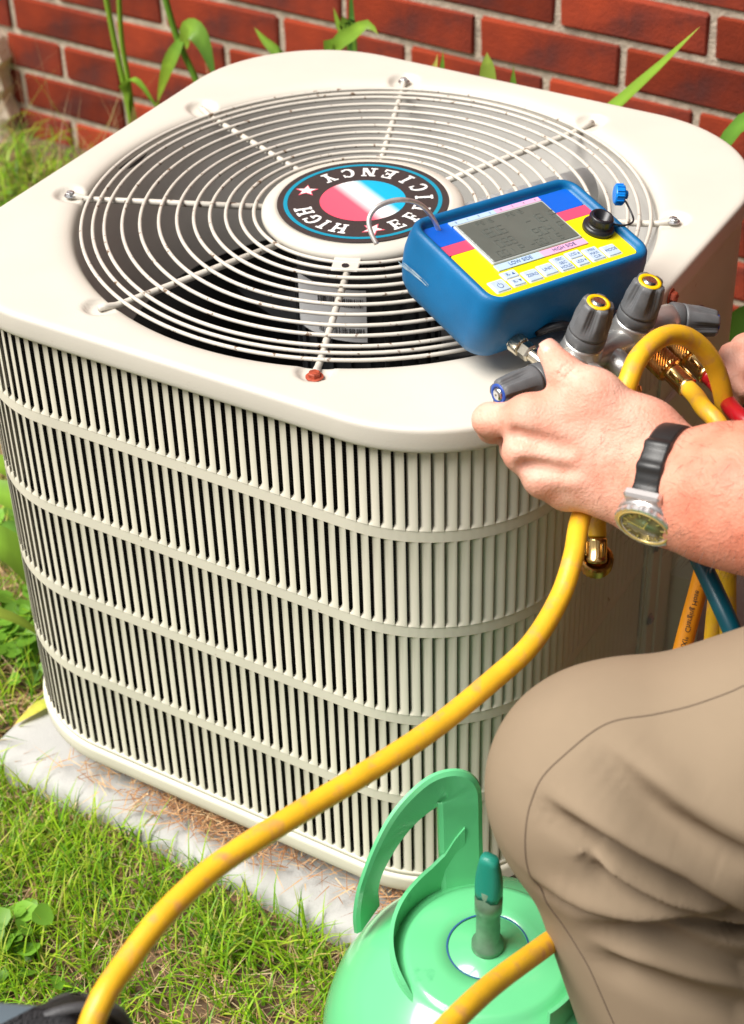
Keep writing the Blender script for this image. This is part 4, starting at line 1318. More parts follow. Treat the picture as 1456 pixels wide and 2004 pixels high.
def build_person():
    xs = grade((.285, .475, .0017), (.475, .60, .004), (.60, 1.22, .012))
    ys = grade((-.70, -.40, .012), (-.40, -.262, .0017), (-.262, .16, .005), (.16, .30, .012))
    zs = grade((.02, .50, .012), (.50, .625, .005), (.625, .772, .0017), (.772, 1.40, .010))
    S = SDF(xs, ys, zs)
    def c(a, b, k, ra=None, rb=None): S.cap(H[a], H[b], float(H[a][3]) if ra is None else ra, float(H[b][3]) if rb is None else rb, k)
    # forearm, wrist, palm
    c('f4', 'f3', .02); c('f3', 'f2', .02); c('f2', 'f1', .02, .0455, .033)
    S.cap(H['f4'], ELB_L, .052, .048, .03); S.cap(ELB_L, SH_L, .048, .058, .03)
    c('f1', 'wrA', .012, .031, .0225); c('f1', 'wrB', .012, .031, .0215); c('wrA', 'wrB', .012, .021, .021)
    for a, b in (('wrA', 'cI'), ('wrA', 'cM'), ('wrB', 'cR'), ('wrB', 'cL')): c(a, b, .018)
    for a, b in (('cI', 'mI'), ('cM', 'mM'), ('cR', 'mR'), ('cL', 'mL')): c(a, b, .013)
    c('mI', 'mM', .010, .0115, .0115); c('mM', 'mR', .010, .0115, .0115); c('mR', 'mL', .010, .0105, .0100)
    # back of the hand between the bones
    def mid(a, b, w=.5): return H[a][:3] * w + H[b][:3] * (1 - w)
    S.cap(mid('cI', 'cM'), mid('mI', 'mM') * .86 + mid('cI', 'cM') * .14, .0205, .0138, .012); S.cap(mid('cM', 'cR'), mid('mM', 'mR') * .86 + mid('cM', 'cR') * .14, .0205, .0134, .012)
    S.cap(mid('cR', 'cL'), mid('mR', 'mL') * .86 + mid('cR', 'cL') * .14, .0180, .0124, .012)
    # thumb and its web
    c('wrA', 'tC', .018); c('tC', 'tM', .016); c('tM', 'tI', .010, .0165, .0128); c('tI', 'tT', .006, .0128, .0100)
    c('tM', 'mI', .020, .012, .010); c('tC', 'mI', .020, .016, .011)
    # fingers
    for m_, p, d, e in (('mI', 'pI', 'dI', 'eI'), ('mM', 'pM', 'dM', 'eM'), ('mR', 'pR', 'dR', 'eR'), ('mL', 'pL', 'dL', 'eL')):
        c(m_, p, .007); c(p, d, .0045); c(d, e, .0045)
    # knuckles and tendons on the back of the hand
    out = np.array([-.05, -.62, .38]); out /= np.linalg.norm(out)
    for m_, cc, r in (('mI', 'cI', .0044), ('mM', 'cM', .0040), ('mR', 'cR', .0036), ('mL', 'cL', .0032)):
        a, b = H[m_][:3], H[cc][:3]
        S.ell(a + out * (H[m_][3] * .55), (.0088, .0088, .0088), None, .014)
        S.cap(a + out * (H[m_][3] - .0022), a * .45 + b * .55 + out * (H[cc][3] * .82), r, r * .55, .010)
    # hollows between the knuckles
    for p, q, t in (('mI', 'mM', .0), ('mM', 'mR', .0)):
        mid = (H[p][:3] + H[q][:3]) / 2
        S.cap(mid + out * .0185, mid * .5 + (H['cM'][:3] if p == 'mI' else H['cR'][:3]) * .5 + out * .0240, .0036, .0014, .010, 's')
    # finger creases at the index knuckle
    a = H['pI'][:3]
    for o_ in (-.003, .001, .005):
        b = a + (H['mI'][:3] - a) / np.linalg.norm(H['mI'][:3] - a) * o_
        S.cap(b + np.array([0, -.0155, .006]), b + np.array([0, -.004, .0150]), .0007, .0007, .0016, 's')
    # thumb creases
    a = H['tI'][:3]
    for o_ in (-.003, .0005, .004):
        b = a + (H['tM'][:3] - a) / np.linalg.norm(H['tM'][:3] - a) * o_
        S.cap(b + np.array([.004, -.0130, .0035]), b + np.array([.0085, -.004, .0125]), .0006, .0006, .0014, 's')
    # wrist creases
    for o_ in (0, .007):
        w = H['wrA'][:3] * .75 + H['cI'][:3] * .25 + np.array([o_, 0, 0])
        S.cap(w + np.array([0, -.024, .006]), w + np.array([.004, -.006, .0245]), .0010, .0010, .0022, 's')
    # ulna bump
    S.ell(H['f1'][:3] + np.array([.006, -.024, -.022]), (.012, .012, .012), None, .016)
    # right arm and hand (rests on the fittings at the far side)
    S.cap(SH_R, ELB_R, .056, .046, .03); S.cap(ELB_R, (.462, .045, .600), .046, .030, .03)
    pal = np.array((.425, .022, .590)); S.cap((.462, .045, .600), pal, .028, .024, .02); S.cap(pal, pal + np.array((-.018, -.012, .012)), .022, .020, .015)
    for j, (dx, dy, dz) in enumerate(((-.012, -.016, .026), (-.018, -.012, .010), (-.020, -.008, -.006), (-.018, -.002, -.020))):
        b0 = pal + np.array((dx, dy, dz)); b1 = b0 + np.array((-.014, -.024, -.002)); b2 = b1 + np.array((.008, -.020, -.010)); b3 = b2 + np.array((.016, -.004, -.008))
        S.cap(b0, b1, .0105, .0098, .008); S.cap(b1, b2, .0098, .0088, .006); S.cap(b2, b3, .0088, .0078, .006)
    S.cap(pal + np.array((.0, -.01, .02)), pal + np.array((-.005, -.045, .022)), .0125, .0100, .01)
    # torso core, neck, head
    S.cap((.68, -.17, .95), (.86, -.18, .62), .11, .10, .05); S.cap(SH_L, SH_R, .055, .055, .05)
    S.cap((.70, -.29, .88), (.70, -.05, .88), .09, .09, .05)
    S.cap((.64, -.17, 1.01), (.58, -.165, 1.14), .056, .052, .03)
    hc = np.array(HEAD)
    S.ell(hc + np.array((.012, 0, .012)), (.092, .072, .098), None, .02)
    S.ell(hc + np.array((-.038, 0, -.055)), (.052, .050, .050), None, .03)
    S.cap(hc + np.array((-.085, 0, .008)), hc + np.array((-.108, 0, -.022)), .010, .013, .012)
    for s_ in (-1, 1):
        S.ell(hc + np.array((-.082, s_ * .032, .006)), (.020, .017, .012), None, .012, 's')
        S.ell(hc + np.array((-.070, s_ * .031, .004)), (.014, .013, .012), None, .004)
        S.ell(hc + np.array((.012, s_ * .076, -.006)), (.020, .008, .032), None, .006)
    S.cap(hc + np.array((-.088, -.020, -.052)), hc + np.array((-.088, .020, -.052)), .006, .006, .008)
    S.cap(hc + np.array((-.100, -.022, -.0505)), hc + np.array((-.100, .022, -.0505)), .002, .002, .003, 's')
    # legs under the trousers
    S.cap((.86, -.18, .62), HIP_L, .10, .08, .04); S.cap((.86, -.18, .62), HIP_R, .10, .08, .04)
    S.cap(HIP_L, KNEE_L, .072, .052, .03); S.cap(KNEE_L, ANK_L, .050, .038, .03)
    S.cap(HIP_R, KNEE_R, .072, .052, .03); S.cap(KNEE_R, ANK_R, .045, .036, .03)
    V, F = S.mesh(2)
    o = np_obj('person', V, F, M_skin)
    tag(o, 'crouching person in khaki trousers whose left hand grips the valve block', 'person')
    return o, V, F
person, PV, PF = build_person()

# thumb nail
def nail_mesh():
    c = H['tT'][:3]; ax = (H['tT'][:3] - H['tI'][:3]); ax /= np.linalg.norm(ax)
    up = np.array([.25, -.25, .94]); up -= ax * (up @ ax); up /= np.linalg.norm(up)
    sd_ = np.cross(ax, up)
    v = []; f = []
    n, m = 7, 7
    for i in range(n):
        t = i / (n - 1)
        for j in range(m):
            a = R(-52 + 104 * j / (m - 1)) * (1 - .15 * max(0, t - .6))
            r = .0104 - .0006 * t
            p = c + ax * (-.0065 + .0145 * t) + (up * math.cos(a) + sd_ * math.sin(a)) * (r - .0030 * max(0, t - .55) ** 1.0)
            v.append(tuple(p))
    for i in range(n - 1):
        for j in range(m - 1): f.append((i * m + j, i * m + j + 1, (i + 1) * m + j + 1, (i + 1) * m + j))
    return mesh_obj('thumb_nail', v, f, M_nail, person)
nail_mesh()

# fine hair along the forearm and the back of the hand
def arm_hair():
    bv = PV
    e1 = PV[PF[:, 1]] - PV[PF[:, 0]]; e2 = PV[PF[:, 3]] - PV[PF[:, 0]]
    N = np.cross(e1, e2); area = np.linalg.norm(N, axis=1); N /= np.maximum(area[:, None], 1e-12)
    C_ = PV[PF].mean(1)
    ok = (C_[:, 0] > .405) & (C_[:, 0] < .66) & (C_[:, 1] > -.40) & (C_[:, 1] < -.25) & (C_[:, 2] > .62) & (C_[:, 2] < .77)
    idx = np.where(ok)[0]; p = area[idx] / area[idx].sum()
    pick = nr.choice(idx, 1700, p=p)
    mb = MB()
    for i in pick:
        p0 = C_[i]; n_ = N[i]
        d = n_ * .55 + np.array([-.25, -.1, -.45]) + nr.normal(0, .25, 3); d /= np.linalg.norm(d)
        L = nr.uniform(.006, .014); w = .00010 if p0[0] > .455 else .00008
        sdv = np.cross(d, n_); sdv /= np.linalg.norm(sdv) + 1e-9
        p1 = p0 + d * L * .5 + n_ * .0005; p2 = p0 + d * L - n_ * .001
        mb.add([p0 - sdv * w, p0 + sdv * w, p1 + sdv * w * .8, p1 - sdv * w * .8, p2], [(0, 1, 2, 3), (3, 2, 4)])
    o = mb.obj('arm_hair', M_hair, person, False); o['kind'] = 'stuff'
arm_hair()

FOLDS = [[(0.5132, -0.5465, 0.6263), (0.5638, -0.5529, 0.6137), (0.5995, -0.5481, 0.6018), (0.6167, -0.5438, 0.5958)], [(0.4932, -0.5772, 0.602), (0.5318, -0.5797, 0.594), (0.5736, -0.5687, 0.5753), (0.6062, -0.5537, 0.5551), (0.6218, -0.5421, 0.5407)], [(0.5262, -0.5862, 0.585), (0.5433, -0.5848, 0.5682), (0.5757, -0.5684, 0.5471), (0.6116, -0.5403, 0.5262)], [(0.493, -0.5922, 0.5417), (0.5268, -0.5956, 0.5383), (0.5611, -0.5856, 0.5349), (0.593, -0.5605, 0.5232), (0.6141, -0.5204, 0.4959)], [(0.5224, -0.5977, 0.518), (0.5823, -0.5781, 0.5152), (0.6259, -0.5335, 0.4685)], [(0.5345, -0.5999, 0.4945), (0.589, -0.5872, 0.4805), (0.6345, -0.5487, 0.4434)]]
SEAM = [(0.75, -0.4, 0.715), (0.6098, -0.4759, 0.656), (0.5917, -0.4887, 0.6507), (0.5702, -0.5039, 0.6443), (0.5475, -0.5191, 0.6378), (0.53, -0.5313, 0.6326), (0.5131, -0.5433, 0.6275), (0.5007, -0.5619, 0.618), (0.4904, -0.5755, 0.6031), (0.4886, -0.585, 0.587), (0.4899, -0.591, 0.5677), (0.4929, -0.5923, 0.5443), (0.501, -0.5938, 0.5176), (0.5173, -0.5976, 0.4886), (0.5402, -0.6023, 0.46), (0.5621, -0.6064, 0.4191), (0.5835, -0.6096, 0.3854), (0.6056, -0.6125, 0.3485)]
def build_trousers():
    xs = grade((.41, .69, .0028), (.69, 1.22, .012)); ys = grade((-.73, -.63, .008), (-.63, -.44, .0028), (-.44, -.42, .006), (-.42, .24, .010)); zs = grade((.04, .34, .008), (.34, .70, .0028), (.70, .73, .006), (.73, .80, .01))
    S = SDF(xs, ys, zs)
    S.cap(HIP_L, (.510, -.520, .559), .122, .075, .02); S.cap((.508, -.520, .5574), ANK_L, .074, .078, .03); S.cap((.55, -.497, .567), (.70, -.410, .612), .082, .112, .03)
    S.ell((.508, -.522, .560), (.072, .074, .080), None, .04)
    S.cap((.86, -.19, .66), HIP_L, .135, .11, .06); S.cap((.86, -.19, .66), HIP_R, .135, .11, .06)
    S.cap(HIP_R, KNEE_R, .10, .080, .03); S.cap(KNEE_R, ANK_R, .072, .07, .03)
    V, F = S.mesh(4)
    V = V.astype(np.float64)
    def normals():
        e1 = V[F[:, 2]] - V[F[:, 0]]; e2 = V[F[:, 3]] - V[F[:, 1]]
        fn = np.cross(e1, e2); N = np.zeros_like(V)
        for k in range(4): np.add.at(N, F[:, k], fn)
        return N / np.maximum(np.linalg.norm(N, axis=1), 1e-12)[:, None]
    base = BVHTree.FromPolygons([tuple(p) for p in V], [tuple(q) for q in F])
    def snap(P, n=45): return np.array([base.find_nearest(Vector(p))[0] for p in catmull(P, n)])
    N = normals()
    disp = np.zeros(len(V))
    reg = np.where((V[:, 0] < .80) & (V[:, 1] < -.42))[0]
    VR = V[reg]
    down = np.array([.45, 0, -.9])
    def fold(P, A, w, B, wb, t0=0.0):
        Q = snap(P); n = len(Q)
        d2 = ((VR[:, None, :] - Q[None]) ** 2).sum(-1)
        k = d2.argmin(1)
        tan = np.gradient(Q, axis=0); tan /= np.linalg.norm(tan, axis=1)[:, None]
        rel = VR - Q[k]
        along = (rel * tan[k]).sum(1)
        perp = rel - tan[k] * along[:, None]
        sd_ = np.sqrt((perp ** 2).sum(1)) * np.sign((perp * down).sum(1))
        over = np.maximum(np.abs(along) - .006, 0)
        t = k / (n - 1)
        amp = np.clip((t - t0) / .36 + .10, 0.0, 1); amp = amp * amp * (3 - 2 * amp) * np.exp(-(over / .022) ** 2)
        disp[reg] += amp * (A * np.exp(-(sd_ / np.where(sd_ > 0, w * .70, w * 2.4)) ** 2) - B * np.exp(-((sd_ - w * 1.9) / wb) ** 2))
    fold(FOLDS[0], .0078, .0070, .0085, .012)
    fold(FOLDS[1], .0135, .0058, .0150, .010)
    fold(FOLDS[2], .0085, .0050, .0100, .0075, .05)
    fold(FOLDS[3], .0135, .0056, .0155, .010)
    fold(FOLDS[4], .0092, .0080, .0100, .011)
    fold(FOLDS[5], .0075, .0085, .0085, .012)
    fold([(.545, -.565, .640), (.60, -.565, .622), (.66, -.55, .60)], .0028, .012, .0025, .016)
    # pinch where the fold meets the side seam
    V = V + N * disp[:, None]
    o = np_obj('trousers', V, F, M_trous, person)
    bvh = BVHTree.FromPolygons([tuple(p) for p in V], [tuple(q) for q in F])
    pts = np.array([bvh.find_nearest(Vector(p))[0] for p in catmull(SEAM, 8)])
    for _ in range(10): pts[1:-1] = .25 * pts[:-2] + .5 * pts[1:-1] + .25 * pts[2:]
    pts = [h[0] + h[1] * .0003 for h in (bvh.find_nearest(Vector(p)) for p in pts)]
    mesh_obj('trouser_seam', *tube(pts, .00045, 6), M_seam, o)
    return o
build_trousers()

def build_shirt():
    xs = grade((.46, 1.10, .011)); ys = grade((-.50, .22, .011)); zs = grade((.56, 1.14, .011))
    S = SDF(xs, ys, zs)
    S.cap((.68, -.17, .94), (.86, -.18, .68), .155, .150, .06); S.cap((.69, -.30, .90), (.69, -.04, .90), .130, .130, .06)
    S.cap(SH_L, SH_R, .075, .075, .05)
    S.cap(SH_L, (.70, -.350, .84), .082, .074, .04); S.cap(SH_R, (.66, .08, .86), .082, .074, .04)
    S.cap((.615, -.17, 1.06), (.57, -.165, 1.22), .060, .060, .01, 's')
    V, F = S.mesh(3); np_obj('shirt', V, F, M_shirt, person)
    xs = grade((.45, .72, .008)); ys = grade((-.28, -.04, .008)); zs = grade((1.08, 1.36, .008))
    S = SDF(xs, ys, zs); hc = np.array(HEAD)
    S.ell(hc + np.array((.022, 0, .022)), (.095, .080, .100), None, .01)
    S.ell(hc + np.array((-.085, 0, -.045)), (.085, .12, .100), None, .02, 's')
    S.ell(hc + np.array((.0, 0, -.12)), (.14, .14, .075), None, .02, 's')
    V, F = S.mesh(2); np_obj('hair', V, F, M_hair, person)
    for A0, d in ((ANK_L, (-1, 0, 0)), (ANK_R, (0, 0, 0))):
        xs = grade((A0[0] - .24, A0[0] + .14, .009)); ys = grade((A0[1] - .08, A0[1] + .08, .009)); zs = grade((-.01, .2, .009))
        S = SDF(xs, ys, zs)
        a = np.array(A0)
        if d[0]:
            S.cap(a + np.array((.03, 0, .03)), (a[0] + .03, a[1], .05), .058, .050, .03); S.cap((a[0] + .03, a[1], .05), (a[0] - .17, a[1], .04), .048, .038, .03)
        else:
            S.cap(a, (a[0] + .05, a[1], .09), .055, .050, .03); S.cap((a[0] + .06, a[1], .13), (a[0] + .04, a[1], .05), .045, .04, .03)
        V, F = S.mesh(2); V[:, 2] = np.maximum(V[:, 2], .002)
        np_obj('boot', V, F, M_boot, person)
build_shirt()

# ------------------------------------------------------------------ wristwatch
WC = Vector((.4625, -.3265, .6950))
WA = Vector((.9903, -.0081, .1158)).normalized()          # along the forearm
WN = Vector((-.12, -.915, -.36)); WN = (WN - WA * WN.dot(WA)).normalized()
WT = WN.cross(WA).normalized()
watch = empty('wristwatch', WC + WN * .0395, Matrix((WA, WT, WN)).transposed().to_euler())
tag(watch, 'steel and gold diving watch with ribbed black rubber strap on the wrist', 'watch')
def case_l(prof, m, name, n=40): return mesh_obj(name, *lathe(prof, n, False, True), m, watch)
case_l([(.018, -.006), (.0205, -.005), (.0212, -.001), (.0208, .0035), (.0195, .0045), (.002, .0046)], M_silver, 'watch_case')
mb = MB()
n = 96; rings = []
for r, z in ((.0200, .0045), (.0208, .0052), (.0208, .0075), (.0200, .0085), (.0172, .0090), (.0168, .0080)):
    rings.append([((r + (.00035 if (i // 2) % 2 and r > .0199 else 0)) * math.cos(2 * math.pi * i / n), (r + (.00035 if (i // 2) % 2 and r > .0199 else 0)) * math.sin(2 * math.pi * i / n), z) for i in range(n)])
mb.add(*loft(rings, False, False)); bez = mb.obj('watch_bezel', M_silver, watch, False)
mb = MB(); mb.add(*lathe([(.0182, .0086), (.0178, .0094), (.0166, .0094), (.0164, .0080)], 48, False, False)); mb.obj('gold_ring', M_gold, watch)
dial = mesh_obj('watch_dial', *lathe([(.0168, .0078), (.0166, .0080), (.0002, .0081)], 48, False, True), M_dial, watch)
mb = MB()
for k in range(12):
    a = 2 * math.pi * k / 12
    mb.add(*box(.0135, 0, .0085, .0030, .0011, .0004), Matrix.Rotation(a, 4, 'Z'))
mb.add(*box(.0045, 0, .0090, .0095, .0011, .0004), Matrix.Rotation(R(60), 4, 'Z')); mb.add(*box(.0055, 0, .0094, .0130, .0008, .0004), Matrix.Rotation(R(150), 4, 'Z'))
mb.obj('watch_hand', M_gold, dial, False)
mb = MB()
for k in range(60):
    a = 2 * math.pi * k / 60
    mb.add(*box(.0159, 0, .0084, .0011, .0005, .0003), Matrix.Rotation(a, 4, 'Z'))
mb.obj('minute_track', M_white, dial, False)
for s2 in (-1, 1):
    mb = MB()
    mb.add(*box(0, s2 * .0195, -.002, .0265, .0125, .0075, .0018))
    mb.obj('watch_lug', M_silver, watch, False)
mb = MB(); mb.add(*lathe([(.0030, 0), (.0033, .0006), (.0033, .0042), (.0028, .0048)], 20, True, True, (1, 2, .0002)), at((.0205, -.0060, .0005), (1, -.28, 0)))
mb.add(*box(.0195, .003, .0005, .006, .016, .005, .0015))
mb.obj('watch_crown', M_silver, watch, False)
for o_ in list(watch.children): o_.scale = (1.13, 1.13, 1.10)
# strap: a ribbed band around the wrist
rings = []
nS = 120
for i in range(nS + 1):
    a = R(24 + (360 - 48) * i / nS)
    rad_n = .0395 + .0005; rad_t = .0385
    ctr = Vector((0, 0, -.0395))
    deg = math.degrees(a)
    rib = 0
    if 30 < deg < 110 or 250 < deg < 330: rib = .0022 * max(0, math.sin((deg - 30) / 80 * math.pi * 6)) if deg < 110 else .0022 * max(0, math.sin((330 - deg) / 80 * math.pi * 6))
    wdt = .0105 - .0012 * min(1, abs(math.sin(a / 2)) ) + .3 * rib
    dirv = Vector((0, math.sin(a), math.cos(a)))
    p = ctr + Vector((0, rad_t * math.sin(a), (rad_n - .0015) * math.cos(a)))
    rings.append([p + Vector((sx * wdt, 0, 0)) + dirv * e for sx, e in ((-1, -.001), (-1, .0018 + rib * .8), (-.8, .0026 + rib), (.8, .0026 + rib), (1, .0018 + rib * .8), (1, -.001))])
mesh_obj('watch_strap', *loft(rings), M_strap, watch, True)

tank.scale = (1.11, 1.11, 1.11)
# black valve cores held in the far hand
cl = empty('black_coupler', (.408, -.028, .50))
tag(cl, 'small black hose coupler held in the far hand at the right edge', 'coupler')
mb = MB(); mb.add(*lathe([(.012, 0), (.0135, .004), (.0135, .030), (.0115, .034), (.0115, .044), (.006, .047)], 20), at((0, 0, 0), (.1, -.1, 1)))
mb.obj('coupler_body', M_dark, cl)
mb = MB(); mb.add(*lathe([(.004, .044), (.004, .055), (.0095, .058), (.0105, .066), (.0075, .074), (.002, .076)], 20), at((0, 0, 0), (.1, -.1, 1)))
mb.obj('coupler_knob', M_dark, cl)

# ------------------------------------------------------------------ vegetation
def blades(n, region, zf, Lr, Wr, lean, cols, wts, material, name, seg=3, bend=.6, patch=None, flat=False, kind='grass'):
    rs = np.random.default_rng(abs(hash(name)) % 1000 if False else len(name) * 31 + n)
    x = rs.uniform(region[0], region[1], n * 3); y = rs.uniform(region[2], region[3], n * 3)
    if patch is not None:
        keep = rs.uniform(0, 1, n * 3) < patch(x, y)
        x, y = x[keep][:n], y[keep][:n]
    else: x, y = x[:n], y[:n]
    n = len(x)
    L = rs.uniform(*Lr, n); W = rs.uniform(*Wr, n); az = rs.uniform(0, 2 * np.pi, n)
    ln = np.abs(rs.normal(0, lean, n)) if not flat else rs.uniform(1.1, 1.55, n)
    col = np.array(cols)[rs.choice(len(cols), n, p=wts)] * rs.uniform(.75, 1.25, (n, 1))
    z0 = zf(x, y) + (rs.uniform(.000, .012, n) if flat else -.002)
    d = np.stack([np.cos(az), np.sin(az)], 1); sdv = np.stack([-np.sin(az), np.cos(az)], 1)
    V = np.zeros((n, 2 * seg + 1, 3)); px = np.stack([x, y, z0], 1).copy()
    ang = ln.copy()
    cur = px
    for k in range(seg + 1):
        w = W * (1 - k / seg) ** .7 * .5
        if k < seg:
            V[:, 2 * k, :2] = cur[:, :2] - sdv * w[:, None]; V[:, 2 * k, 2] = cur[:, 2]
            V[:, 2 * k + 1, :2] = cur[:, :2] + sdv * w[:, None]; V[:, 2 * k + 1, 2] = cur[:, 2]
        else: V[:, 2 * seg] = cur
        st = L / seg
        cur = cur + np.concatenate([d * (np.sin(ang) * st)[:, None], (np.cos(ang) * st)[:, None]], 1)
        ang = ang + bend * rs.uniform(.2, 1.2, n) * (0 if flat else 1)
    m = 2 * seg + 1
    base = np.arange(n)[:, None] * m
    Q = np.concatenate([base + np.array([2 * k, 2 * k + 1, 2 * k + 3, 2 * k + 2])[None] for k in range(seg - 1)])
    T3 = base + np.array([2 * seg - 2, 2 * seg - 1, 2 * seg])[None]
    T = np.repeat(col, m, 0)
    o = tinted(name, V.reshape(-1, 3), [Q, T3], T, material)
    o['kind'] = 'stuff'
    return o
def clear_of_things(x, y):
    ok = ~((x > -.335) & (x < .43) & (y > -.354 - .034 * (x + .327)) & (y < .46))
    ok &= ~(np.hypot(x - .428, y + .545) < .138)
    ok &= y < .88 - .036 * x
    return ok
def clump(x, y):
    return .55 + .45 * np.sin(23 * x + 7 * np.sin(11 * y)) * np.sin(19 * y + 5 * np.sin(13 * x))
def front_patch(x, y):
    brown = np.clip(np.clip((x + .12) / .18, 0, 1) * np.clip((-.425 - y) / .07, 0, 1) + .6 * np.clip((y + .39 + .034 * (x + .327)) / .02, 0, 1), 0, 1)
    return clear_of_things(x, y) * (.22 + .78 * clump(x, y) ** 1.4) * (1 - .80 * brown)
G1, G2, G3, G4 = (.17, .36, .012), (.28, .46, .016), (.42, .51, .05), (.07, .19, .012)
def lawn(): 
    o = blades(48000, (-.95, 1.30, -1.25, -.350), ground_z, (.028, .080), (.0014, .0038), .46, [G1, G2, G3, G4, (.42, .36, .10)], [.34, .36, .14, .10, .06], M_grass, 'grass', patch=front_patch)
    return o
lawn()
blades(30000, (-.95, 1.30, -1.25, -.350), ground_z, (.015, .045), (.0007, .0016), .3, [(.42, .25, .12), (.52, .36, .19), (.30, .15, .07), (.60, .46, .27)], [.3, .3, .2, .2], M_straw, 'dry_grass', patch=lambda x, y: clear_of_things(x, y) * 1.0, flat=True)
blades(17000, (-1.75, -.30, -.40, .86), ground_z, (.03, .10), (.0016, .0038), .55, [G1, G2, G3, G4, (.45, .36, .14)], [.25, .3, .2, .15, .1], M_grass, 'grass', patch=lambda x, y: clear_of_things(x, y) * clump(x * .6, y * .6))
blades(20000, (-1.75, -.30, -.40, .86), ground_z, (.03, .09), (.001, .003), .3, [(.36, .20, .10), (.48, .32, .17), (.24, .12, .06), (.60, .45, .25)], [.3, .3, .2, .2], M_straw, 'dry_grass', patch=lambda x, y: clear_of_things(x, y) * 1.0, flat=True)
blades(2500, (-.30, 1.2, .46, .86), ground_z, (.03, .09), (.0016, .0035), .5, [G1, G2, G4], [.4, .3, .3], M_grass, 'grass', patch=lambda x, y: clear_of_things(x, y) * 1.0)
blades(900, (-1.6, -.78, .50, .87), ground_z, (.06, .16), (.003, .0065), .35, [G1, G2, G3, G4], [.35, .3, .15, .2], M_grass, 'tall_grass', patch=lambda x, y: clear_of_things(x, y) * clump(x, y) ** 1.5, seg=5)
blades(260, (-1.25, -.35, .48, .70), ground_z, (.18, .42), (.0012, .0028), .22, [(.42, .28, .13), (.30, .17, .09), (.22, .32, .05)], [.45, .25, .3], M_grass, 'dry_stalk', patch=lambda x, y: clear_of_things(x, y) * clump(x, y) ** 2, seg=6, bend=.22)
# straw blown under the rim of the unit
def straw_patch(x, y):
    return np.clip(1.3 - np.abs(y + .326) / .017, 0, 1) * np.clip((x + .25) / .08, 0, 1) * np.clip((.36 - x) / .05, 0, 1) * (.15 + .85 * (np.sin(21 * x + 2) * .5 + .5))
blades(1500, (-.26, .36, -.36, -.30), lambda x, y: PADZ + 0 * x + .012 * np.clip(1 - np.abs(y + .322) / .03, 0, 1), (.015, .050), (.0008, .0017), .3, [(.40, .20, .09), (.55, .33, .16), (.28, .13, .06), (.66, .46, .25)], [.35, .3, .2, .15], M_straw, 'straw', patch=straw_patch, flat=True)

def leaf_geo(path, w, fold=.25, n=14, up=(0, 0, 1), tipw=0.0, basew=.5, twist=0):
    P = catmull(path, max(2, n // max(1, len(path) - 1)))
    V = []; F = []
    m = len(P)
    for i, p in enumerate(P):
        t = i / (m - 1)
        d = Vector(P[min(i + 1, m - 1)]) - Vector(P[max(i - 1, 0)]); d.normalize()
        s_ = d.cross(Vector(up))
        if s_.length < .05: s_ = d.cross(Vector((.3, 1, 0)))
        s_.normalize()
        if twist: s_ = Matrix.Rotation(twist * t, 3, d) @ s_
        nn = s_.cross(d)
        ww = w * (basew + (1 - basew) * math.sin(min(1, t / .35) * math.pi / 2)) * (1 - max(0, (t - .45) / .55) ** 1.8 * (1 - tipw))
        p = Vector(p)
        V += [p - s_ * ww + nn * ww * fold, p, p + s_ * ww + nn * ww * fold]
    for i in range(m - 1):
        for j in (0, 1): F.append((i * 3 + j, i * 3 + j + 1, (i + 1) * 3 + j + 1, (i + 1) * 3 + j))
    return V, F
def leaf_part(name, parent, path, w, c0, c1, **k):
    V, F = leaf_geo(path, w, **k)
    n = len(V); t = np.linspace(0, 1, n)[:, None]
    T = np.array(c0)[None] * (1 - t) + np.array(c1)[None] * t
    k_ = np.arange(n) % 3
    T = T * np.where(k_ == 1, 1.18, .92)[:, None] * nr.uniform(.85, 1.12, (n, 1))
    tip = np.clip((t - .90) / .10, 0, 1)
    T = T * (1 - .6 * tip) + np.array([.42, .30, .10])[None] * .6 * tip
    off = np.array(parent.location) if parent is not None else np.zeros(3)
    return tinted(name, np.array([tuple(v) for v in V]) - off, [np.array(F)], T, M_leafm, parent)
GL, GM, GD = (.24, .40, .04), (.14, .30, .03), (.07, .19, .03)
def stem_part(name, parent, path, r, c):
    V, F = tube(catmull(path, 8), r, 8)
    off = np.array(parent.location)
    return tinted(name, np.array([tuple(v) for v in V]) - off, [np.array([f for f in F if len(f) == 4])], np.repeat(np.array([c]), len(V), 0), M_leafm, parent)
# pair of tall stems beside the left end of the unit
p1 = empty('grass_plant', (-.760, .575, .02)); tag(p1, 'pair of tall thin green stems rising in front of the wall at the left', 'plant', 'plants along the wall')
stem_part('stem', p1, [(-.762, .575, .02), (-.764, .578, .30), (-.771, .58, .391), (-.781, .58, .477), (-.790, .58, .58)], .0042, GL)
stem_part('stem', p1, [(-.757, .578, .02), (-.761, .58, .335), (-.763, .58, .417), (-.766, .58, .48), (-.757, .58, .60)], .0038, GL)
leaf_part('leaf', p1, [(-.760, .575, .30), (-.764, .573, .38), (-.764, .570, .406), (-.744, .567, .421), (-.723, .565, .412), (-.690, .56, .375)], .0085, GL, GM)
leaf_part('leaf', p1, [(-.757, .57, .25), (-.750, .565, .33), (-.742, .56, .385)], .009, (.34, .44, .08), (.5, .42, .16))
p2 = empty('grass_plant', (-.62, .59, .02)); tag(p2, 'leaning stem with broad drooping green blades left of the unit', 'plant', 'plants along the wall')
stem_part('stem', p2, [(-.615, .59, .02), (-.625, .595, .35), (-.652, .60, .424), (-.681, .60, .489), (-.700, .60, .57)], .0048, GM)
leaf_part('leaf', p2, [(-.664, .595, .478), (-.650, .588, .506), (-.629, .58, .512), (-.613, .578, .490), (-.598, .575, .440)], .0150, GL, GD, up=(.1, -.8, .5))
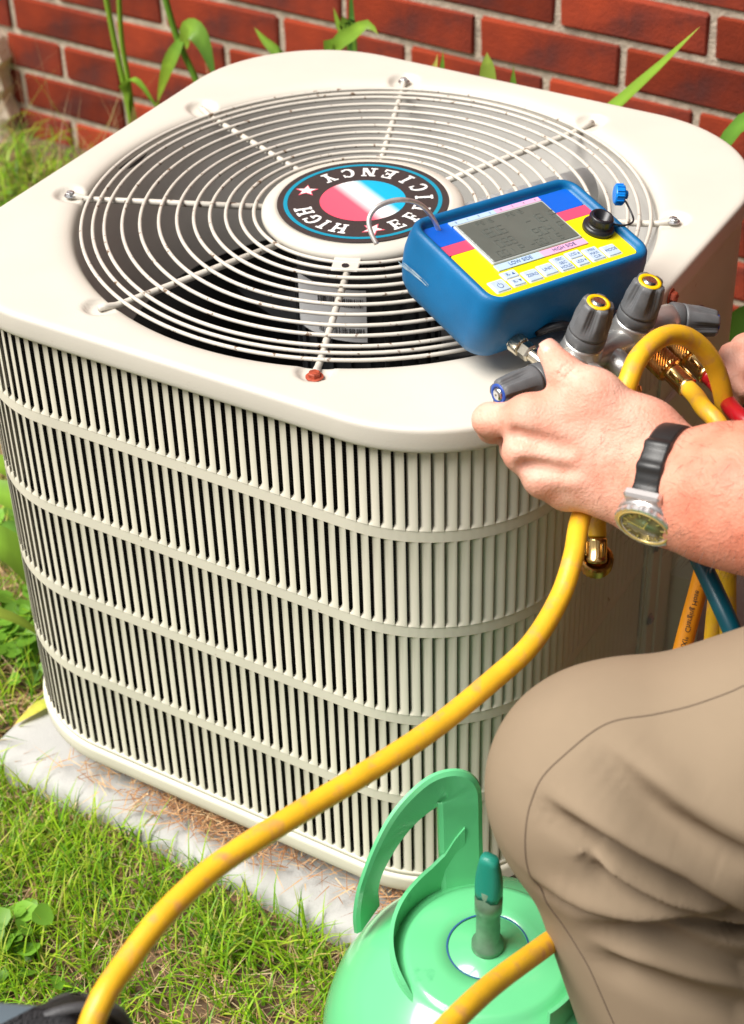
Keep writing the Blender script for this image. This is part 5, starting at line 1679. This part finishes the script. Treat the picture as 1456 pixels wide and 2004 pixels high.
leaf_part('leaf', p2, [(-.668, .595, .487), (-.680, .585, .462), (-.692, .58, .435), (-.712, .578, .385)], .0105, GM, (.25, .36, .03), up=(.2, -.8, .5))
stem_part('stem', p2, [(-.60, .585, .02), (-.685, .58, .33), (-.712, .578, .388)], .0028, (.30, .36, .04))
def iris(name, loc, label, leaves):
    p = empty(name, loc); tag(p, label, 'plant', 'plants along the wall')
    for path, w, c0, c1, kw in leaves: leaf_part('leaf', p, path, w, c0, c1, **kw)
    return p
iris('strap_leaf_plant', (.02, .48, .02), 'long blade leaf leaning right against the bricks behind the unit', [([(-.10, .47, .02), (-.085, .478, .30), (-.02, .49, .485), (.055, .50, .577), (.105, .50, .636), (.150, .50, .693)], .0125, GM, GL, dict(up=(-.6, -.6, .5)))])
iris('strap_leaf_plant', (.16, .46, .02), 'green leaf showing past the rear right corner of the unit', [([(.15, .46, .02), (.18, .475, .45), (.205, .48, .572), (.25, .48, .618), (.31, .48, .65)], .015, GD, GM, dict(up=(-.6, -.6, .5))),
    ([(.20, .48, .02), (.22, .50, .25), (.245, .50, .33), (.30, .48, .37)], .022, GM, GD, dict(up=(-.3, -.8, .3))), ([(.22, .47, .02), (.24, .48, .22), (.27, .47, .30), (.33, .44, .30)], .024, GL, GM, dict(up=(-.3, -.8, .3))), ([(.25, .5, .02), (.26, .5, .30), (.25, .5, .40)], .014, GD, GL, dict(up=(0, -1, 0)))])
iris('strap_leaf_plant', (-.122, .5, .02), 'pair of pointed blade tips just above the rear edge of the unit', [([(-.122, .50, .02), (-.122, .50, .45), (-.121, .50, .575), (-.124, .50, .609)], .0150, GM, (.34, .46, .08), dict(up=(0, -1, 0))), ([(-.085, .5, .02), (-.086, .5, .5), (-.087, .5, .600)], .0075, GD, GM, dict(up=(0, -1, 0)))])
iris('strap_leaf_plant', (-.19, .5, .02), 'two small yellowing blade tips left of the pointed pair', [([(-.20, .50, .02), (-.203, .50, .5), (-.194, .50, .594)], .0075, GL, (.55, .50, .12), dict(up=(0, -1, 0))), ([(-.188, .5, .02), (-.188, .5, .5), (-.186, .5, .601)], .006, GD, GM, dict(up=(0, -1, 0)))])
iris('strap_leaf_plant', (-.38, .57, .02), 'cluster of curved leaves above the rear left corner of the unit', [([(-.39, .56, .02), (-.388, .555, .50), (-.378, .55, .548), (-.350, .55, .572), (-.326, .55, .589), (-.31, .55, .578)], .0110, GM, GL, dict(up=(.2, -.8, .5))), ([(-.375, .60, .02), (-.382, .60, .523), (-.399, .60, .549), (-.410, .60, .580)], .0075, GD, GL, dict(up=(0, -1, 0))), ([(-.37, .6, .02), (-.380, .60, .523), (-.381, .60, .559), (-.381, .60, .63)], .0065, GD, GD, dict(up=(0, -1, 0)))])
iris('strap_leaf_plant', (-.50, .59, .02), 'single slanting leaf tip against the bricks left of the rear corner', [([(-.47, .59, .02), (-.495, .60, .45), (-.504, .60, .493), (-.525, .60, .510), (-.543, .60, .527)], .0085, GD, GL, dict(up=(0, -.9, .4)))])
# broad strap leaves lying at the left side of the unit
sp = iris('strap_leaf_plant', (-.44, .02, .02), 'clump of broad flat strap leaves at the left side of the unit', [
    ([(-.40, .0, .02), (-.46, -.03, .14), (-.50, -.06, .20), (-.56, -.08, .21)], .020, GM, GL, dict(up=(0, -.2, 1))),
    ([(-.36, -.06, .02), (-.41, -.10, .18), (-.46, -.12, .215), (-.54, -.12, .20)], .022, GL, GM, dict(up=(0, -.2, 1))),
    ([(-.36, -.12, .02), (-.40, -.16, .16), (-.45, -.18, .20), (-.52, -.16, .19)], .021, GL, GM, dict(up=(0, -.3, 1))),
    ([(-.37, -.08, .02), (-.40, -.12, .10), (-.46, -.12, .16), (-.52, -.10, .10)], .016, GD, GM, dict(up=(0, -.2, 1))),
    ([(-.37, -.16, .02), (-.38, -.20, .10), (-.42, -.24, .14), (-.48, -.24, .11)], .008, GL, (.40, .44, .08), dict(up=(0, -.3, 1))),
    ([(-.38, .10, .02), (-.44, .10, .20), (-.50, .08, .28), (-.58, .06, .26)], .018, GM, GL, dict(up=(0, -.2, 1)))])
# clover-like ground cover
def clover(name, pts, rad, n_, seed):
    r = random.Random(seed); V = []; F = []; T = []
    for cx, cy, cz, k in pts:
        for _ in range(k):
            x, y = cx + r.gauss(0, rad), cy + r.gauss(0, rad); z = cz + r.uniform(.03, .065)
            s_ = r.uniform(.007, .014); tilt = Euler((r.uniform(-.6, .6), r.uniform(-.6, .6), r.uniform(0, 6))).to_matrix()
            col = np.array((.16, .34, .035)) * r.uniform(.7, 1.35)
            b0 = len(V)
            V.append((x, y, z - .001)); T.append(col * .9)
            for q in range(10):
                a = 2 * math.pi * q / 10; rr = s_ * (1 + .12 * math.sin(3 * a))
                p = tilt @ Vector((rr * math.cos(a), rr * math.sin(a), .0015)); V.append((x + p.x, y + p.y, z + p.z)); T.append(col)
            for q in range(10): F.append((b0, b0 + 1 + q, b0 + 1 + (q + 1) % 10))
    o = tinted(name, np.array(V), [np.array(F)], np.array(T), M_leafm)
    o['kind'] = 'stuff'
clover('clover', [(-.425, -.14, 0, 26), (-.41, -.19, 0, 34), (-.45, -.16, 0, 22), (-.375, -.20, 0, 22), (-.43, -.24, 0, 10), (-.115, -.545, 0, 14), (-.13, -.56, 0, 12), (-.55, -.02, 0, 30), (-1.1, .70, .02, 40), (-.95, .62, .02, 20), (.42, .10, 0, 30), (.50, .0, 0, 20)], .025, 0, 5)
# fallen two-tone leaf on the pad
fl = leaf_part('fallen_leaf', None, [(-.285, -.245, PADZ + .004), (-.303, -.262, PADZ + .008), (-.310, -.280, PADZ + .007), (-.318, -.303, PADZ + .003)], .0085, (.34, .50, .06), (.72, .55, .10), up=(0, 0, 1))
tag(fl, 'fallen yellow and green leaf lying on the concrete by the corner', 'leaf')
# dead leaves on the soil to the right of the unit
V, F = [], []
r5 = random.Random(9); T = []
for _ in range(160):
    x, y = r5.uniform(.36, 1.0), r5.uniform(-.25, .6); z = PADZ + .004 + r5.uniform(0, .01) if x < .42 else r5.uniform(.004, .02)
    a = r5.uniform(0, 6.28); L = r5.uniform(.02, .05); w = L * .25
    d = Vector((math.cos(a), math.sin(a), r5.uniform(-.2, .3))); s_ = Vector((-math.sin(a), math.cos(a), r5.uniform(-.3, .3)))
    b0 = len(V); c = Vector((x, y, z))
    V += [tuple(c - d * L / 2), tuple(c - s_ * w), tuple(c + d * L / 2), tuple(c + s_ * w)]
    col = np.array(r5.choice([(.14, .07, .035), (.24, .13, .06), (.08, .05, .03), (.10, .13, .03)])); T += [col] * 4
    F.append((b0, b0 + 1, b0 + 2, b0 + 3))
o = tinted('dead_leaves', np.array(V), [np.array(F)], np.array(T), M_straw); o['kind'] = 'stuff'
